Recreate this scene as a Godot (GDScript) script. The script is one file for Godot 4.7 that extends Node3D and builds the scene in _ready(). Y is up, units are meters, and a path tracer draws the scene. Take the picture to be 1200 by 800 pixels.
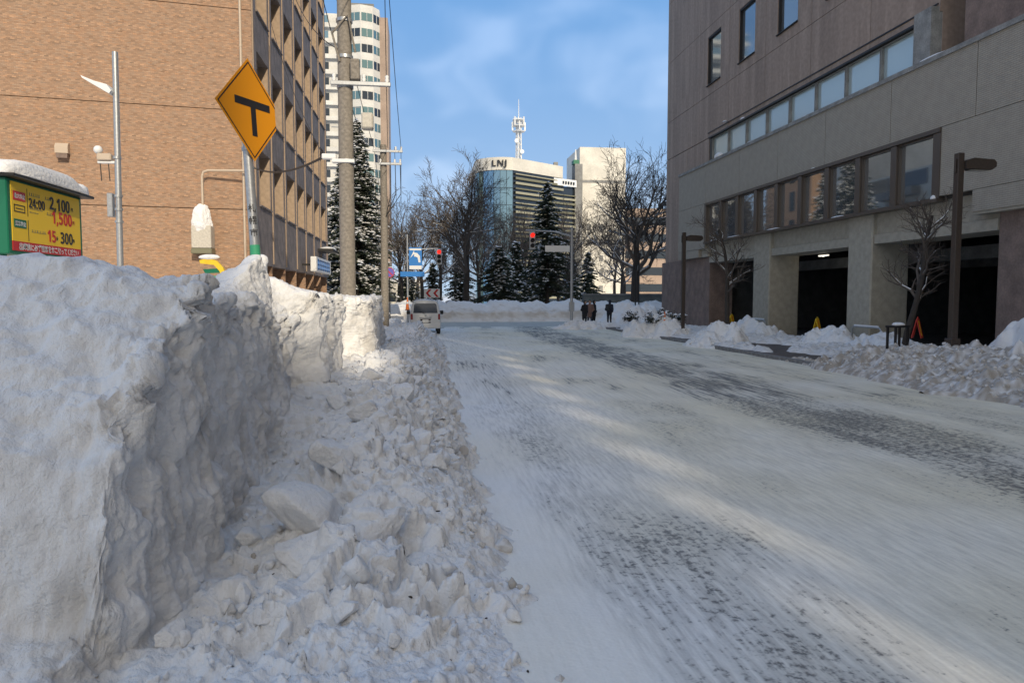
extends Node3D
# A snowed-in city street: ploughed snow walls on one side, an icy road, a brown office block on the other.

var M := {}                    # materials
var taken := {}                # names in use
var rng := RandomNumberGenerator.new()

class Shape:
	var v := PackedVector3Array()
	var n := PackedVector3Array()
	var c := PackedColorArray()
	var t := PackedVector2Array()
	var i := PackedInt32Array()
	var colour := Color(1, 1, 1)
	var use_colour := false
	var use_uv := false

	func add(p: Vector3, nn: Vector3, uv := Vector2.ZERO) -> int:
		v.append(p)
		n.append(nn)
		c.append(colour)
		t.append(uv)
		return v.size() - 1

	func face(a: int, b: int, d: int) -> void:
		# front faces run clockwise
		var g := (v[b] - v[a]).cross(v[d] - v[a])
		if g.dot(n[a] + n[b] + n[d]) > 0.0:
			i.append(a); i.append(d); i.append(b)
		else:
			i.append(a); i.append(b); i.append(d)

	func tri(a: Vector3, b: Vector3, d: Vector3) -> void:
		var nn := (b - a).cross(d - a).normalized()
		var k := add(a, nn)
		add(b, nn)
		add(d, nn)
		face(k, k + 1, k + 2)

	func quad(a: Vector3, b: Vector3, d: Vector3, e: Vector3, out: Vector3, uvs := []) -> void:
		var nn := (b - a).cross(d - a)
		if nn.length_squared() < 1e-14:
			nn = (d - a).cross(e - a)
		nn = nn.normalized()
		if nn.dot(out) < 0.0:
			nn = -nn
		var u: Array = uvs if uvs.size() == 4 else [Vector2(0, 0), Vector2(1, 0), Vector2(1, 1), Vector2(0, 1)]
		var k := add(a, nn, u[0])
		add(b, nn, u[1])
		add(d, nn, u[2])
		add(e, nn, u[3])
		face(k, k + 1, k + 2)
		face(k, k + 2, k + 3)

	func box(lo: Vector3, hi: Vector3, tf := Transform3D()) -> void:
		var p := []
		for k in 8:
			p.append(tf * Vector3(hi.x if k & 1 else lo.x, hi.y if k & 2 else lo.y, hi.z if k & 4 else lo.z))
		quad(p[0], p[2], p[6], p[4], tf.basis * Vector3.LEFT)
		quad(p[1], p[3], p[7], p[5], tf.basis * Vector3.RIGHT)
		quad(p[0], p[1], p[5], p[4], tf.basis * Vector3.DOWN)
		quad(p[2], p[3], p[7], p[6], tf.basis * Vector3.UP)
		quad(p[0], p[1], p[3], p[2], tf.basis * Vector3.FORWARD)
		quad(p[4], p[5], p[7], p[6], tf.basis * Vector3.BACK)

	func cbox(lo: Vector3, hi: Vector3, ch: float, tf := Transform3D()) -> void:
		# a box with chamfered edges
		var mid := (lo + hi) * 0.5
		var hf := (hi - lo) * 0.5
		ch = minf(ch, minf(hf.x, minf(hf.y, hf.z)) * 0.9)
		var axes := [Vector3.RIGHT, Vector3.UP, Vector3.BACK]
		for a in 3:
			for s in [-1.0, 1.0]:
				var b := (a + 1) % 3
				var d := (a + 2) % 3
				var nn: Vector3 = axes[a] * s
				var q := []
				for k in [[-1, -1], [1, -1], [1, 1], [-1, 1]]:
					q.append(tf * (mid + nn * hf[a] + axes[b] * (hf[b] - ch) * k[0] + axes[d] * (hf[d] - ch) * k[1]))
				quad(q[0], q[1], q[2], q[3], tf.basis * nn)
				# the chamfers between this face and the next axis
				for s2 in [-1.0, 1.0]:
					var n2: Vector3 = axes[b] * s2
					var e := []
					for k in [-1, 1]:
						e.append(tf * (mid + nn * hf[a] + n2 * (hf[b] - ch) + axes[d] * (hf[d] - ch) * k))
					for k in [1, -1]:
						e.append(tf * (mid + nn * (hf[a] - ch) + n2 * hf[b] + axes[d] * (hf[d] - ch) * k))
					quad(e[0], e[1], e[2], e[3], tf.basis * (nn + n2))
		for sx in [-1.0, 1.0]:
			for sy in [-1.0, 1.0]:
				for sz in [-1.0, 1.0]:
					var s := Vector3(sx, sy, sz)
					var a0 := tf * (mid + Vector3(hf.x, hf.y - ch, hf.z - ch) * s)
					var b0 := tf * (mid + Vector3(hf.x - ch, hf.y, hf.z - ch) * s)
					var c0 := tf * (mid + Vector3(hf.x - ch, hf.y - ch, hf.z) * s)
					quad(a0, b0, c0, c0, tf.basis * s)

	func tube(pts: Array, radii: Array, sides := 8, caps := true) -> void:
		var side := Vector3.ZERO
		var first := v.size()
		for k in pts.size():
			var d: Vector3
			if k == 0:
				d = pts[1] - pts[0]
			elif k == pts.size() - 1:
				d = pts[k] - pts[k - 1]
			else:
				d = (pts[k] - pts[k - 1]).normalized() + (pts[k + 1] - pts[k]).normalized()
			d = d.normalized()
			if side == Vector3.ZERO:
				side = d.cross(Vector3.UP if absf(d.y) < 0.9 else Vector3.RIGHT).normalized()
			else:
				side = (side - d * side.dot(d)).normalized()
			var up := side.cross(d)
			for s in sides:
				var a := TAU * s / sides
				var nn := side * cos(a) + up * sin(a)
				add(pts[k] + nn * radii[k], nn)
		for k in pts.size() - 1:
			for s in sides:
				var a := first + k * sides + s
				var b := first + k * sides + (s + 1) % sides
				face(a, b, b + sides)
				face(a, b + sides, a + sides)
		if caps:
			for e in [0, pts.size() - 1]:
				var d: Vector3 = (pts[0] - pts[1]) if e == 0 else (pts[e] - pts[e - 1])
				d = d.normalized()
				var m := add(pts[e], d)
				var ring := []
				for s in sides:
					ring.append(add(v[first + e * sides + s], d))
				for s in sides:
					face(m, ring[s], ring[(s + 1) % sides])

	func disc(at: Vector3, nn: Vector3, r: float, sides := 20) -> void:
		var a := nn.cross(Vector3.UP if absf(nn.y) < 0.9 else Vector3.RIGHT).normalized()
		var b := a.cross(nn).normalized()
		var m := add(at, nn)
		var ring := []
		for s in sides:
			ring.append(add(at + (a * cos(TAU * s / sides) + b * sin(TAU * s / sides)) * r, nn))
		for s in sides:
			face(m, ring[s], ring[(s + 1) % sides])

	func prism(poly: PackedVector2Array, z0: float, z1: float, tf := Transform3D()) -> void:
		# an outline in x, y given depth in z
		var ix := Geometry2D.triangulate_polygon(poly)
		for z in [z0, z1]:
			var nn: Vector3 = tf.basis * (Vector3.FORWARD if z == minf(z0, z1) else Vector3.BACK)
			nn = nn.normalized()
			var k := v.size()
			for p in poly:
				add(tf * Vector3(p.x, p.y, z), nn, p)
			for q in range(0, ix.size(), 3):
				face(k + ix[q], k + ix[q + 1], k + ix[q + 2])
		var mid := Vector2.ZERO
		for p in poly:
			mid += p / poly.size()
		var cw := Geometry2D.is_polygon_clockwise(poly)
		for k in poly.size():
			var a := poly[k]
			var b := poly[(k + 1) % poly.size()]
			var e := (b - a).orthogonal()
			if cw:
				e = -e
			# orthogonal() turns clockwise or not by convention; test against a tiny step
			var m := (a + b) * 0.5 + e.normalized() * 0.0005
			if Geometry2D.is_point_in_polygon(m, poly):
				e = -e
			quad(tf * Vector3(a.x, a.y, z0), tf * Vector3(b.x, b.y, z0), tf * Vector3(b.x, b.y, z1), tf * Vector3(a.x, a.y, z1), tf.basis * Vector3(e.x, e.y, 0))

	func mesh() -> ArrayMesh:
		var arrays := []
		arrays.resize(Mesh.ARRAY_MAX)
		arrays[Mesh.ARRAY_VERTEX] = v
		arrays[Mesh.ARRAY_NORMAL] = n
		if use_colour:
			arrays[Mesh.ARRAY_COLOR] = c
		if use_uv:
			arrays[Mesh.ARRAY_TEX_UV] = t
		arrays[Mesh.ARRAY_INDEX] = i
		var am := ArrayMesh.new()
		am.add_surface_from_arrays(Mesh.PRIMITIVE_TRIANGLES, arrays)
		return am

# ---------------------------------------------------------------- scene tree helpers

func numbered(called: String) -> String:
	if not taken.has(called):
		taken[called] = 0
		return called
	taken[called] += 1
	return "%s_%03d" % [called, taken[called]]

func tag(o: Node, label: String, category: String, group := "", kind := "") -> Node:
	if label:
		o.set_meta("label", label)
	if category:
		o.set_meta("category", category)
	if group:
		o.set_meta("group", group)
	if kind:
		o.set_meta("kind", kind)
	return o

func thing(called: String, label: String, category: String, at := Vector3.ZERO, turn := 0.0, group := "") -> Node3D:
	var o := Node3D.new()
	o.name = numbered(called)
	add_child(o)
	o.position = at
	o.rotation.y = turn
	tag(o, label, category, group)
	return o

func put(called: String, mesh: Mesh, m: Material, parent: Node = null) -> MeshInstance3D:
	var o := MeshInstance3D.new()
	o.mesh = mesh
	o.material_override = m
	if parent == null:
		o.name = numbered(called)
		add_child(o)
	else:
		o.name = called
		parent.add_child(o, true)
	return o

func part(called: String, s: Shape, m: Material, parent: Node = null) -> MeshInstance3D:
	return put(called, s.mesh(), m, parent)

func box_part(called: String, lo: Vector3, hi: Vector3, m: Material, parent: Node = null) -> MeshInstance3D:
	var s := Shape.new()
	s.box(lo, hi)
	return part(called, s, m, parent)

func copy(o: Node3D, at: Vector3, turn := 0.0, label := "", group := "") -> Node3D:
	var base := String(o.name)
	if base.length() > 4 and base[base.length() - 4] == "_" and base.right(3).is_valid_int():
		base = base.left(base.length() - 4)
	var c: Node3D = o.duplicate()
	c.name = numbered(base)
	add_child(c)
	c.position = at
	c.rotation.y = turn
	if label:
		c.set_meta("label", label)
	if group:
		c.set_meta("group", group)
	return c

func lin(r: float, g: float, b: float) -> Color:
	return Color(r, g, b).linear_to_srgb()

# ---------------------------------------------------------------- textures

func noise(seed_: int, freq: float, octaves := 4, kind := FastNoiseLite.TYPE_SIMPLEX_SMOOTH, gain := 0.5) -> FastNoiseLite:
	var f := FastNoiseLite.new()
	f.seed = seed_
	f.noise_type = kind
	f.frequency = freq
	f.fractal_type = FastNoiseLite.FRACTAL_FBM if octaves > 1 else FastNoiseLite.FRACTAL_NONE
	f.fractal_octaves = octaves
	f.fractal_gain = gain
	return f

func grey_bytes(f: FastNoiseLite, w: int, h: int) -> PackedByteArray:
	var im := f.get_seamless_image(w, h, false, false, 0.12, true)
	im.convert(Image.FORMAT_L8)
	return im.get_data()

func tex_from(bytes: PackedByteArray, w: int, h: int, format := Image.FORMAT_RGB8) -> ImageTexture:
	return ImageTexture.create_from_image(Image.create_from_data(w, h, false, format, bytes))

# grain: a tileable tint from lo to hi, two scales of noise together
func grain_tex(seed_: int, f1: float, f2: float, lo: Color, hi: Color, size := 512) -> ImageTexture:
	var a := grey_bytes(noise(seed_, f1, 5), size, size)
	var b := grey_bytes(noise(seed_ + 7, f2, 3), size, size)
	var out := PackedByteArray()
	out.resize(size * size * 3)
	for k in size * size:
		var t := (a[k] * 0.6 + b[k] * 0.4) / 255.0
		out[k * 3] = int(lerpf(lo.r, hi.r, t) * 255.0)
		out[k * 3 + 1] = int(lerpf(lo.g, hi.g, t) * 255.0)
		out[k * 3 + 2] = int(lerpf(lo.b, hi.b, t) * 255.0)
	return tex_from(out, size, size)

func mat(colour: Color, rough := 0.8, metal := 0.0, spec := 0.5) -> StandardMaterial3D:
	var m := StandardMaterial3D.new()
	m.albedo_color = colour
	m.roughness = rough
	m.metallic = metal
	m.metallic_specular = spec
	return m

func grained(colour: Color, tex: Texture2D, scale: float, rough := 0.85, metal := 0.0, bump: Texture2D = null, relief := 0.0) -> StandardMaterial3D:
	var m := mat(colour, rough, metal)
	m.albedo_texture = tex
	m.uv1_triplanar = true
	m.uv1_world_triplanar = true
	m.uv1_scale = Vector3.ONE * scale
	if bump:
		m.heightmap_enabled = true
		m.heightmap_texture = bump
		m.heightmap_scale = relief
	return m

func brick_tex(seed_: int, cols: int, rows: int, bw: int, bh: int, base: Color, spread: float, joint: Color) -> Array:
	# running-bond tile facing: [colour, relief]
	var r := RandomNumberGenerator.new()
	r.seed = seed_
	var w := cols * bw
	var h := rows * bh
	var a := PackedByteArray()
	a.resize(w * h * 3)
	var b := PackedByteArray()
	b.resize(w * h)
	var fine := grey_bytes(noise(seed_ + 3, 0.09, 3), w, h)
	var tint := PackedColorArray()
	for k in cols * rows:
		var q := 1.0 + r.randfn(0.0, spread)
		var warm := r.randfn(0.0, spread * 0.35)
		tint.append(Color(base.r * q * (1.0 + warm), base.g * q, base.b * q * (1.0 - warm)))
	for y in h:
		var row := y / bh
		var iny := y % bh
		for x in w:
			var xx := (x + (bw / 2 if row % 2 else 0)) % w
			var c := tint[row * cols + xx / bw]
			var e := mini(mini(xx % bw, bw - 1 - xx % bw), mini(iny, bh - 1 - iny))
			var k := y * w + x
			var g := 0.9 + fine[k] / 255.0 * 0.2
			if e < 1:
				c = joint
			a[k * 3] = clampi(int(c.r * g * 255.0), 0, 255)
			a[k * 3 + 1] = clampi(int(c.g * g * 255.0), 0, 255)
			a[k * 3 + 2] = clampi(int(c.b * g * 255.0), 0, 255)
			b[k] = 60 if e < 1 else clampi(int(170 + fine[k] * 0.3), 0, 255)
	return [tex_from(a, w, h), tex_from(b, w, h, Image.FORMAT_L8)]

func lettering(text: String, height: float, depth: float, bold := true) -> TextMesh:
	var f := SystemFont.new()
	f.font_names = PackedStringArray(["Droid Sans"])
	f.font_weight = 700 if bold else 400
	var t := TextMesh.new()
	t.text = text
	t.font = f
	t.font_size = 48
	t.pixel_size = height / 35.0
	t.depth = depth
	return t

# ---------------------------------------------------------------- start

func _ready() -> void:
	rng.seed = 20260127
	setup_view()
	make_materials()
	build_ground()
	build_road()
	build_sidewalk()
	build_brown_block()
	build_shading_block()
	build_brick_building()
	build_far_buildings()
	build_snow_wall()
	build_pavement_snow()
	build_far_bank()
	build_trees()
	build_poles()
	build_signs()
	build_street_furniture()
	build_van()
	build_people()

func setup_view() -> void:
	var cam := Camera3D.new()
	cam.name = "camera"
	cam.position = Vector3(0, 2.1, 0)
	cam.rotation_degrees = Vector3(-3.606, -7.241, 0)
	cam.fov = 50.402
	cam.near = 0.05
	cam.far = 1500.0
	add_child(cam)

	# the sun stands behind the viewer, a little towards the brown block, about 26 degrees up
	var sun := DirectionalLight3D.new()
	sun.name = "sun"
	var az := deg_to_rad(14.0)
	var el := deg_to_rad(26.0)
	var to_sun := Vector3(sin(az) * cos(el), sin(el), cos(az) * cos(el))
	sun.basis = Basis.looking_at(-to_sun)
	sun.light_color = Color(1.0, 0.945, 0.85)
	sun.light_energy = 0.78
	sun.light_angular_distance = 0.5
	sun.shadow_enabled = true
	add_child(sun)

	var sky_m := ProceduralSkyMaterial.new()
	sky_m.sky_top_color = Color8(82, 138, 196)
	sky_m.sky_horizon_color = Color8(172, 194, 216)
	sky_m.sky_curve = 0.16
	sky_m.ground_bottom_color = Color8(150, 150, 150)
	sky_m.ground_horizon_color = Color8(172, 194, 216)
	sky_m.sun_angle_max = 90.0
	sky_m.sun_curve = 0.95
	sky_m.sky_cover = cloud_cover()
	sky_m.sky_cover_modulate = Color(1, 1, 1)
	var sky := Sky.new()
	sky.sky_material = sky_m
	var env := Environment.new()
	env.background_mode = Environment.BG_SKY
	env.sky = sky
	env.background_energy_multiplier = 1.0
	env.tonemap_mode = Environment.TONE_MAPPER_LINEAR
	env.tonemap_exposure = 1.36
	env.sdfgi_enabled = true
	env.ssao_enabled = true
	env.ssil_enabled = true
	var we := WorldEnvironment.new()
	we.name = "world_environment"
	we.environment = env
	add_child(we)

func cloud_cover() -> ImageTexture:
	# thin streaky cirrus all round the sky
	var w := 1024
	var h := 512
	var a := noise(11, 1.0, 6)
	var b := noise(12, 1.0, 4)
	var px := PackedByteArray()
	px.resize(w * h * 4)
	for y in h / 2 + 2:
		var el := (0.5 - (y + 0.5) / h) * PI
		var sy := sin(el)
		for x in w:
			var az := (x + 0.5) / w * TAU
			# a layer high above: look it up where the line of sight meets it
			var d := 1.0 / maxf(sy + 0.12, 0.05)
			var p := Vector2(cos(az), sin(az)) * cos(el) * d
			var big := b.get_noise_2d(p.x * 0.5 + 3.0, p.y * 0.5)
			var fine := a.get_noise_2d(p.x * 0.8 + big * 1.2, p.y * 2.2 + big * 0.6)
			var t := clampf(fine * 0.9 + big * 0.9 + 0.16, 0.0, 1.0)
			t = t * t * (3.0 - 2.0 * t)
			var q := int(clampf(t * 44.0, 0, 255))
			var k := (y * w + x) * 4
			px[k] = 220
			px[k + 1] = 216
			px[k + 2] = 210
			px[k + 3] = q
	return tex_from(px, w, h, Image.FORMAT_RGBA8)

func make_materials() -> void:
	var rough_bump := noise_height(41, 0.02, 6, 512, 0.68)
	var fine_bump := noise_height(42, 0.06, 4, 512, 0.55)
	var neutral := grain_tex(51, 0.012, 0.09, Color(0.80, 0.80, 0.80), Color(1.0, 1.0, 1.0))
	var blotch := grain_tex(52, 0.006, 0.05, Color(0.66, 0.66, 0.66), Color(1.0, 1.0, 1.0))
	M.neutral = neutral

	# snow: nearly white; dirt comes from the vertex colours
	var snow_tint := grain_tex(61, 0.01, 0.12, Color(0.93, 0.93, 0.94), Color(1.0, 1.0, 1.0))
	var s := grained(lin(1, 1, 1), snow_tint, 1.3, 0.75, 0.0, rough_bump, 1.7)
	s.vertex_color_use_as_albedo = true
	s.metallic_specular = 0.25
	M.snow = s
	var s2 := grained(lin(0.88, 0.875, 0.86), snow_tint, 0.8, 0.8, 0.0, rough_bump, 2.0)
	s2.metallic_specular = 0.25
	M.plain_snow = s2

	# brown block
	var ribs := rib_tex()
	M.podium = grained(lin(0.42, 0.37, 0.295), ribs[0], 0.5, 0.7, 0.0, ribs[1], 0.5)
	M.upper_wall = grained(lin(0.49, 0.38, 0.30), streak_tex(71, Color(0.72, 0.70, 0.69), Color(1.0, 0.98, 0.97)), 0.16, 0.75)
	M.red_wall = grained(lin(0.33, 0.235, 0.19), blotch, 0.4, 0.8)
	M.stone_pier = grained(lin(0.50, 0.45, 0.355), neutral, 0.5, 0.75)
	M.ledge = grained(lin(0.42, 0.41, 0.38), blotch, 0.5, 0.8)
	M.dark_metal = mat(lin(0.02, 0.018, 0.017), 0.45, 0.3)
	M.bronze = mat(lin(0.13, 0.105, 0.085), 0.4, 0.5)
	M.joint = mat(lin(0.06, 0.055, 0.05), 0.9)
	M.mirror_glass = mat(lin(0.42, 0.44, 0.45), 0.03, 0.85)
	M.sky_glass = mat(lin(0.30, 0.33, 0.35), 0.05, 0.7)
	M.pale_glass = mat(lin(0.50, 0.58, 0.57), 0.15, 0.2, 0.8)
	M.curtain = grained(lin(0.62, 0.64, 0.62), neutral, 1.2, 0.9)
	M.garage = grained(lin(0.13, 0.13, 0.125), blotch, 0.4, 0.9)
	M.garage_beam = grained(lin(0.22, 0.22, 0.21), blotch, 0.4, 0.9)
	M.tube_light = mat(lin(0.8, 0.8, 0.78), 0.5)
	M.tube_light.emission_enabled = true
	M.tube_light.emission = Color(1.0, 0.97, 0.9)
	M.tube_light.emission_energy_multiplier = 0.8

	# brick building
	var bt := brick_tex(81, 10, 28, 48, 15, lin_raw(0.352, 0.222, 0.143), 0.07, lin_raw(0.275, 0.18, 0.115))
	M.brick = grained(Color(1, 1, 1), bt[0], 1.0, 0.85, 0.0, bt[1], 0.5)
	M.brick.uv1_scale = Vector3(1.0 / 1.3, 1.0 / 1.26, 1.0 / 1.3)
	M.brick_joint = mat(lin(0.27, 0.16, 0.10), 0.9)
	M.spandrel = grained(lin(0.33, 0.275, 0.25), blotch, 0.5, 0.75)
	M.jamb = grained(lin(0.50, 0.37, 0.26), neutral, 0.8, 0.8)
	M.mullion = grained(lin(0.62, 0.47, 0.30), neutral, 0.8, 0.6)
	M.blind = grained(lin(0.62, 0.53, 0.32), neutral, 0.9, 0.8)
	M.dark_glass = mat(lin(0.04, 0.045, 0.05), 0.05, 0.3, 0.8)
	M.pipe_white = mat(lin(0.72, 0.69, 0.62), 0.45)
	M.pipe_tan = mat(lin(0.52, 0.42, 0.32), 0.5)

	# far buildings
	M.white_wall = grained(lin(0.78, 0.76, 0.71), neutral, 0.05, 0.8)
	M.cream_wall = grained(lin(0.82, 0.78, 0.69), neutral, 0.05, 0.8)
	M.tan_wall = grained(lin(0.45, 0.34, 0.27), neutral, 0.05, 0.8)
	M.grey_wall = grained(lin(0.33, 0.33, 0.32), blotch, 0.05, 0.8)
	M.blue_glass = mat(lin(0.20, 0.34, 0.46), 0.08, 0.75)
	M.teal_glass = mat(lin(0.16, 0.27, 0.29), 0.08, 0.6)
	M.navy_glass = mat(lin(0.045, 0.06, 0.08), 0.08, 0.5)
	M.louver_dark = mat(lin(0.2, 0.19, 0.12), 0.4, 0.2)
	M.louver_pale = mat(lin(0.36, 0.34, 0.24), 0.5, 0.2)
	M.park_wall = grained(lin(0.20, 0.22, 0.21), blotch, 0.3, 0.85)

	# street things
	M.galvanised = grained(lin(0.52, 0.53, 0.54), neutral, 3.0, 0.38, 0.55)
	M.concrete_pole = grained(lin(0.42, 0.37, 0.31), grain_tex(91, 0.02, 0.15, Color(0.55, 0.55, 0.55), Color(1, 1, 1)), 1.1, 0.9, 0.0, fine_bump, 0.5)
	M.bark = grained(lin(0.075, 0.062, 0.052), blotch, 1.2, 0.95, 0.0, rough_bump, 2.0)
	M.twig = mat(lin(0.105, 0.085, 0.07), 0.9)
	M.needle = mat(lin(0.04, 0.05, 0.034), 0.8)
	M.needle.backlight_enabled = true
	M.needle.backlight = lin(0.02, 0.035, 0.015)
	M.shrub_leaf = mat(lin(0.022, 0.03, 0.02), 0.7)
	M.wire = mat(lin(0.03, 0.03, 0.03), 0.6)
	M.rubber = mat(lin(0.025, 0.025, 0.026), 0.8)
	M.orange_paint = mat(lin(0.78, 0.30, 0.008), 0.42)
	M.sign_black = mat(lin(0.02, 0.02, 0.024), 0.5)
	M.sign_green = mat(lin(0.0, 0.13, 0.065), 0.5)
	M.tape_green = mat(lin(0.05, 0.36, 0.18), 0.6)
	M.yellow = mat(lin(0.80, 0.52, 0.02), 0.5)
	M.red_plastic = mat(lin(0.55, 0.05, 0.03), 0.5)
	M.orange_plastic = mat(lin(0.75, 0.17, 0.03), 0.5)
	M.white_paint = mat(lin(0.76, 0.76, 0.75), 0.5)
	M.blue_paint = mat(lin(0.01, 0.18, 0.55), 0.45)
	M.purple_paint = mat(lin(0.13, 0.10, 0.45), 0.45)
	M.red_paint = mat(lin(0.5, 0.02, 0.02), 0.45)
	M.lamp_brown = grained(lin(0.075, 0.055, 0.042), neutral, 2.0, 0.5, 0.2)
	M.asphalt = grained(lin(0.16, 0.13, 0.11), blotch, 0.7, 0.9, 0.0, fine_bump, 0.8)
	M.kerb = grained(lin(0.30, 0.29, 0.28), blotch, 1.0, 0.9)
	M.box_white = grained(lin(0.66, 0.61, 0.52), neutral, 2.0, 0.6)

func lin_raw(r: float, g: float, b: float) -> Color:
	return Color(r, g, b).linear_to_srgb()

func noise_height(seed_: int, freq: float, octaves: int, size: int, gain: float) -> ImageTexture:
	var f := noise(seed_, freq, octaves, FastNoiseLite.TYPE_SIMPLEX_SMOOTH, gain)
	return tex_from(grey_bytes(f, size, size), size, size, Image.FORMAT_L8)

func rib_tex() -> Array:
	# fine horizontal tile courses of the podium facing, 2 m square
	var n := 512
	var blot := grey_bytes(noise(72, 0.008, 4), n, n)
	var col := PackedByteArray()
	col.resize(n * n * 3)
	var hgt := PackedByteArray()
	hgt.resize(n * n)
	for y in n:
		for x in n:
			var k := y * n + x
			var groove := y % 16 < 3 or (x + (26 if (y / 16) % 2 else 0)) % 52 < 2
			var g := (0.78 if groove else 1.0) * (0.93 + blot[k] / 255.0 * 0.07)
			for q in 3:
				col[k * 3 + q] = int(g * 255.0)
			hgt[k] = 40 if groove else 200
	return [tex_from(col, n, n), tex_from(hgt, n, n, Image.FORMAT_L8)]

func streak_tex(seed_: int, lo: Color, hi: Color) -> ImageTexture:
	# weathering that has run down the wall: noise drawn out vertically
	var n := 512
	var im := noise(seed_, 0.02, 5).get_seamless_image(n, 32, false, false, 0.12, true)
	im.convert(Image.FORMAT_L8)
	im.resize(n, n, Image.INTERPOLATE_CUBIC)
	var a := im.get_data()
	var b := grey_bytes(noise(seed_ + 5, 0.05, 5), n, n)
	var out := PackedByteArray()
	out.resize(n * n * 3)
	for k in n * n:
		var t := (a[k] * 0.55 + b[k] * 0.45) / 255.0
		out[k * 3] = int(lerpf(lo.r, hi.r, t) * 255.0)
		out[k * 3 + 1] = int(lerpf(lo.g, hi.g, t) * 255.0)
		out[k * 3 + 2] = int(lerpf(lo.b, hi.b, t) * 255.0)
	return tex_from(out, n, n)

# ---------------------------------------------------------------- ground and road

func build_ground() -> void:
	var s := Shape.new()
	s.quad(Vector3(-500, -0.3, 250), Vector3(500, -0.3, 250), Vector3(500, -0.3, -900), Vector3(-500, -0.3, -900), Vector3.UP)
	var g := part("ground", s, M.plain_snow)
	g.set_meta("kind", "structure")
	g.set_meta("label", "snow-covered ground of the city blocks around the street")

func smooth(a: float, b: float, x: float) -> float:
	return smoothstep(a, b, x)

# where the ice is worn through to dark asphalt (r), where loose snow lies (g), warm grit (b); x across, d along the street
func road_macro(x: float, d: float, wob: FastNoiseLite) -> Vector3:
	var w1 := wob.get_noise_2d(x * 9.0, d * 2.2)
	var w2 := wob.get_noise_2d(x * 26.0 + 90.0, d * 7.0)
	var w3 := wob.get_noise_2d(x * 5.0 - 40.0, d * 5.0 + 200.0)
	var xx := x + w1 * 0.55
	var dark := 0.10
	# wheel tracks of the lane beyond the middle
	dark += 0.60 * smooth(5.3, 6.4, xx) * (1.0 - smooth(7.6, 8.8, xx))
	dark += 0.22 * smooth(8.9, 9.5, xx) * (1.0 - smooth(10.0, 10.7, xx))
	# worn patch close by, left wheel track further on
	dark += 0.46 * smooth(0.95, 1.5, xx) * (1.0 - smooth(2.5, 3.1, xx)) * (1.0 - smooth(6.4, 7.6, d + w3 * 1.6))
	dark += 0.30 * smooth(0.9, 1.4, xx) * (1.0 - smooth(1.9, 2.6, xx)) * smooth(6.5, 9.0, d) * (1.0 - smooth(20.0, 30.0, d))
	dark += 0.34 * smooth(3.4, 3.8, xx) * (1.0 - smooth(4.3, 5.0, xx)) * smooth(-0.1, 0.3, w3)
	dark += 0.12 * smooth(4.8, 6.0, xx)
	dark += w2 * 0.34 + w3 * 0.30
	var white := 0.85 * (1.0 - smooth(0.7, 1.5, xx + w2 * 0.45)) + smooth(11.35, 11.7, x) * 0.3
	white += 0.22 * smooth(0.1, 0.6, w3)
	var warm := 0.30 + 0.45 * smooth(1.4, 4.0, xx) + w3 * 0.35
	return Vector3(clampf(dark, 0, 1), clampf(white, 0, 1), clampf(warm, 0, 1))

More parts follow.
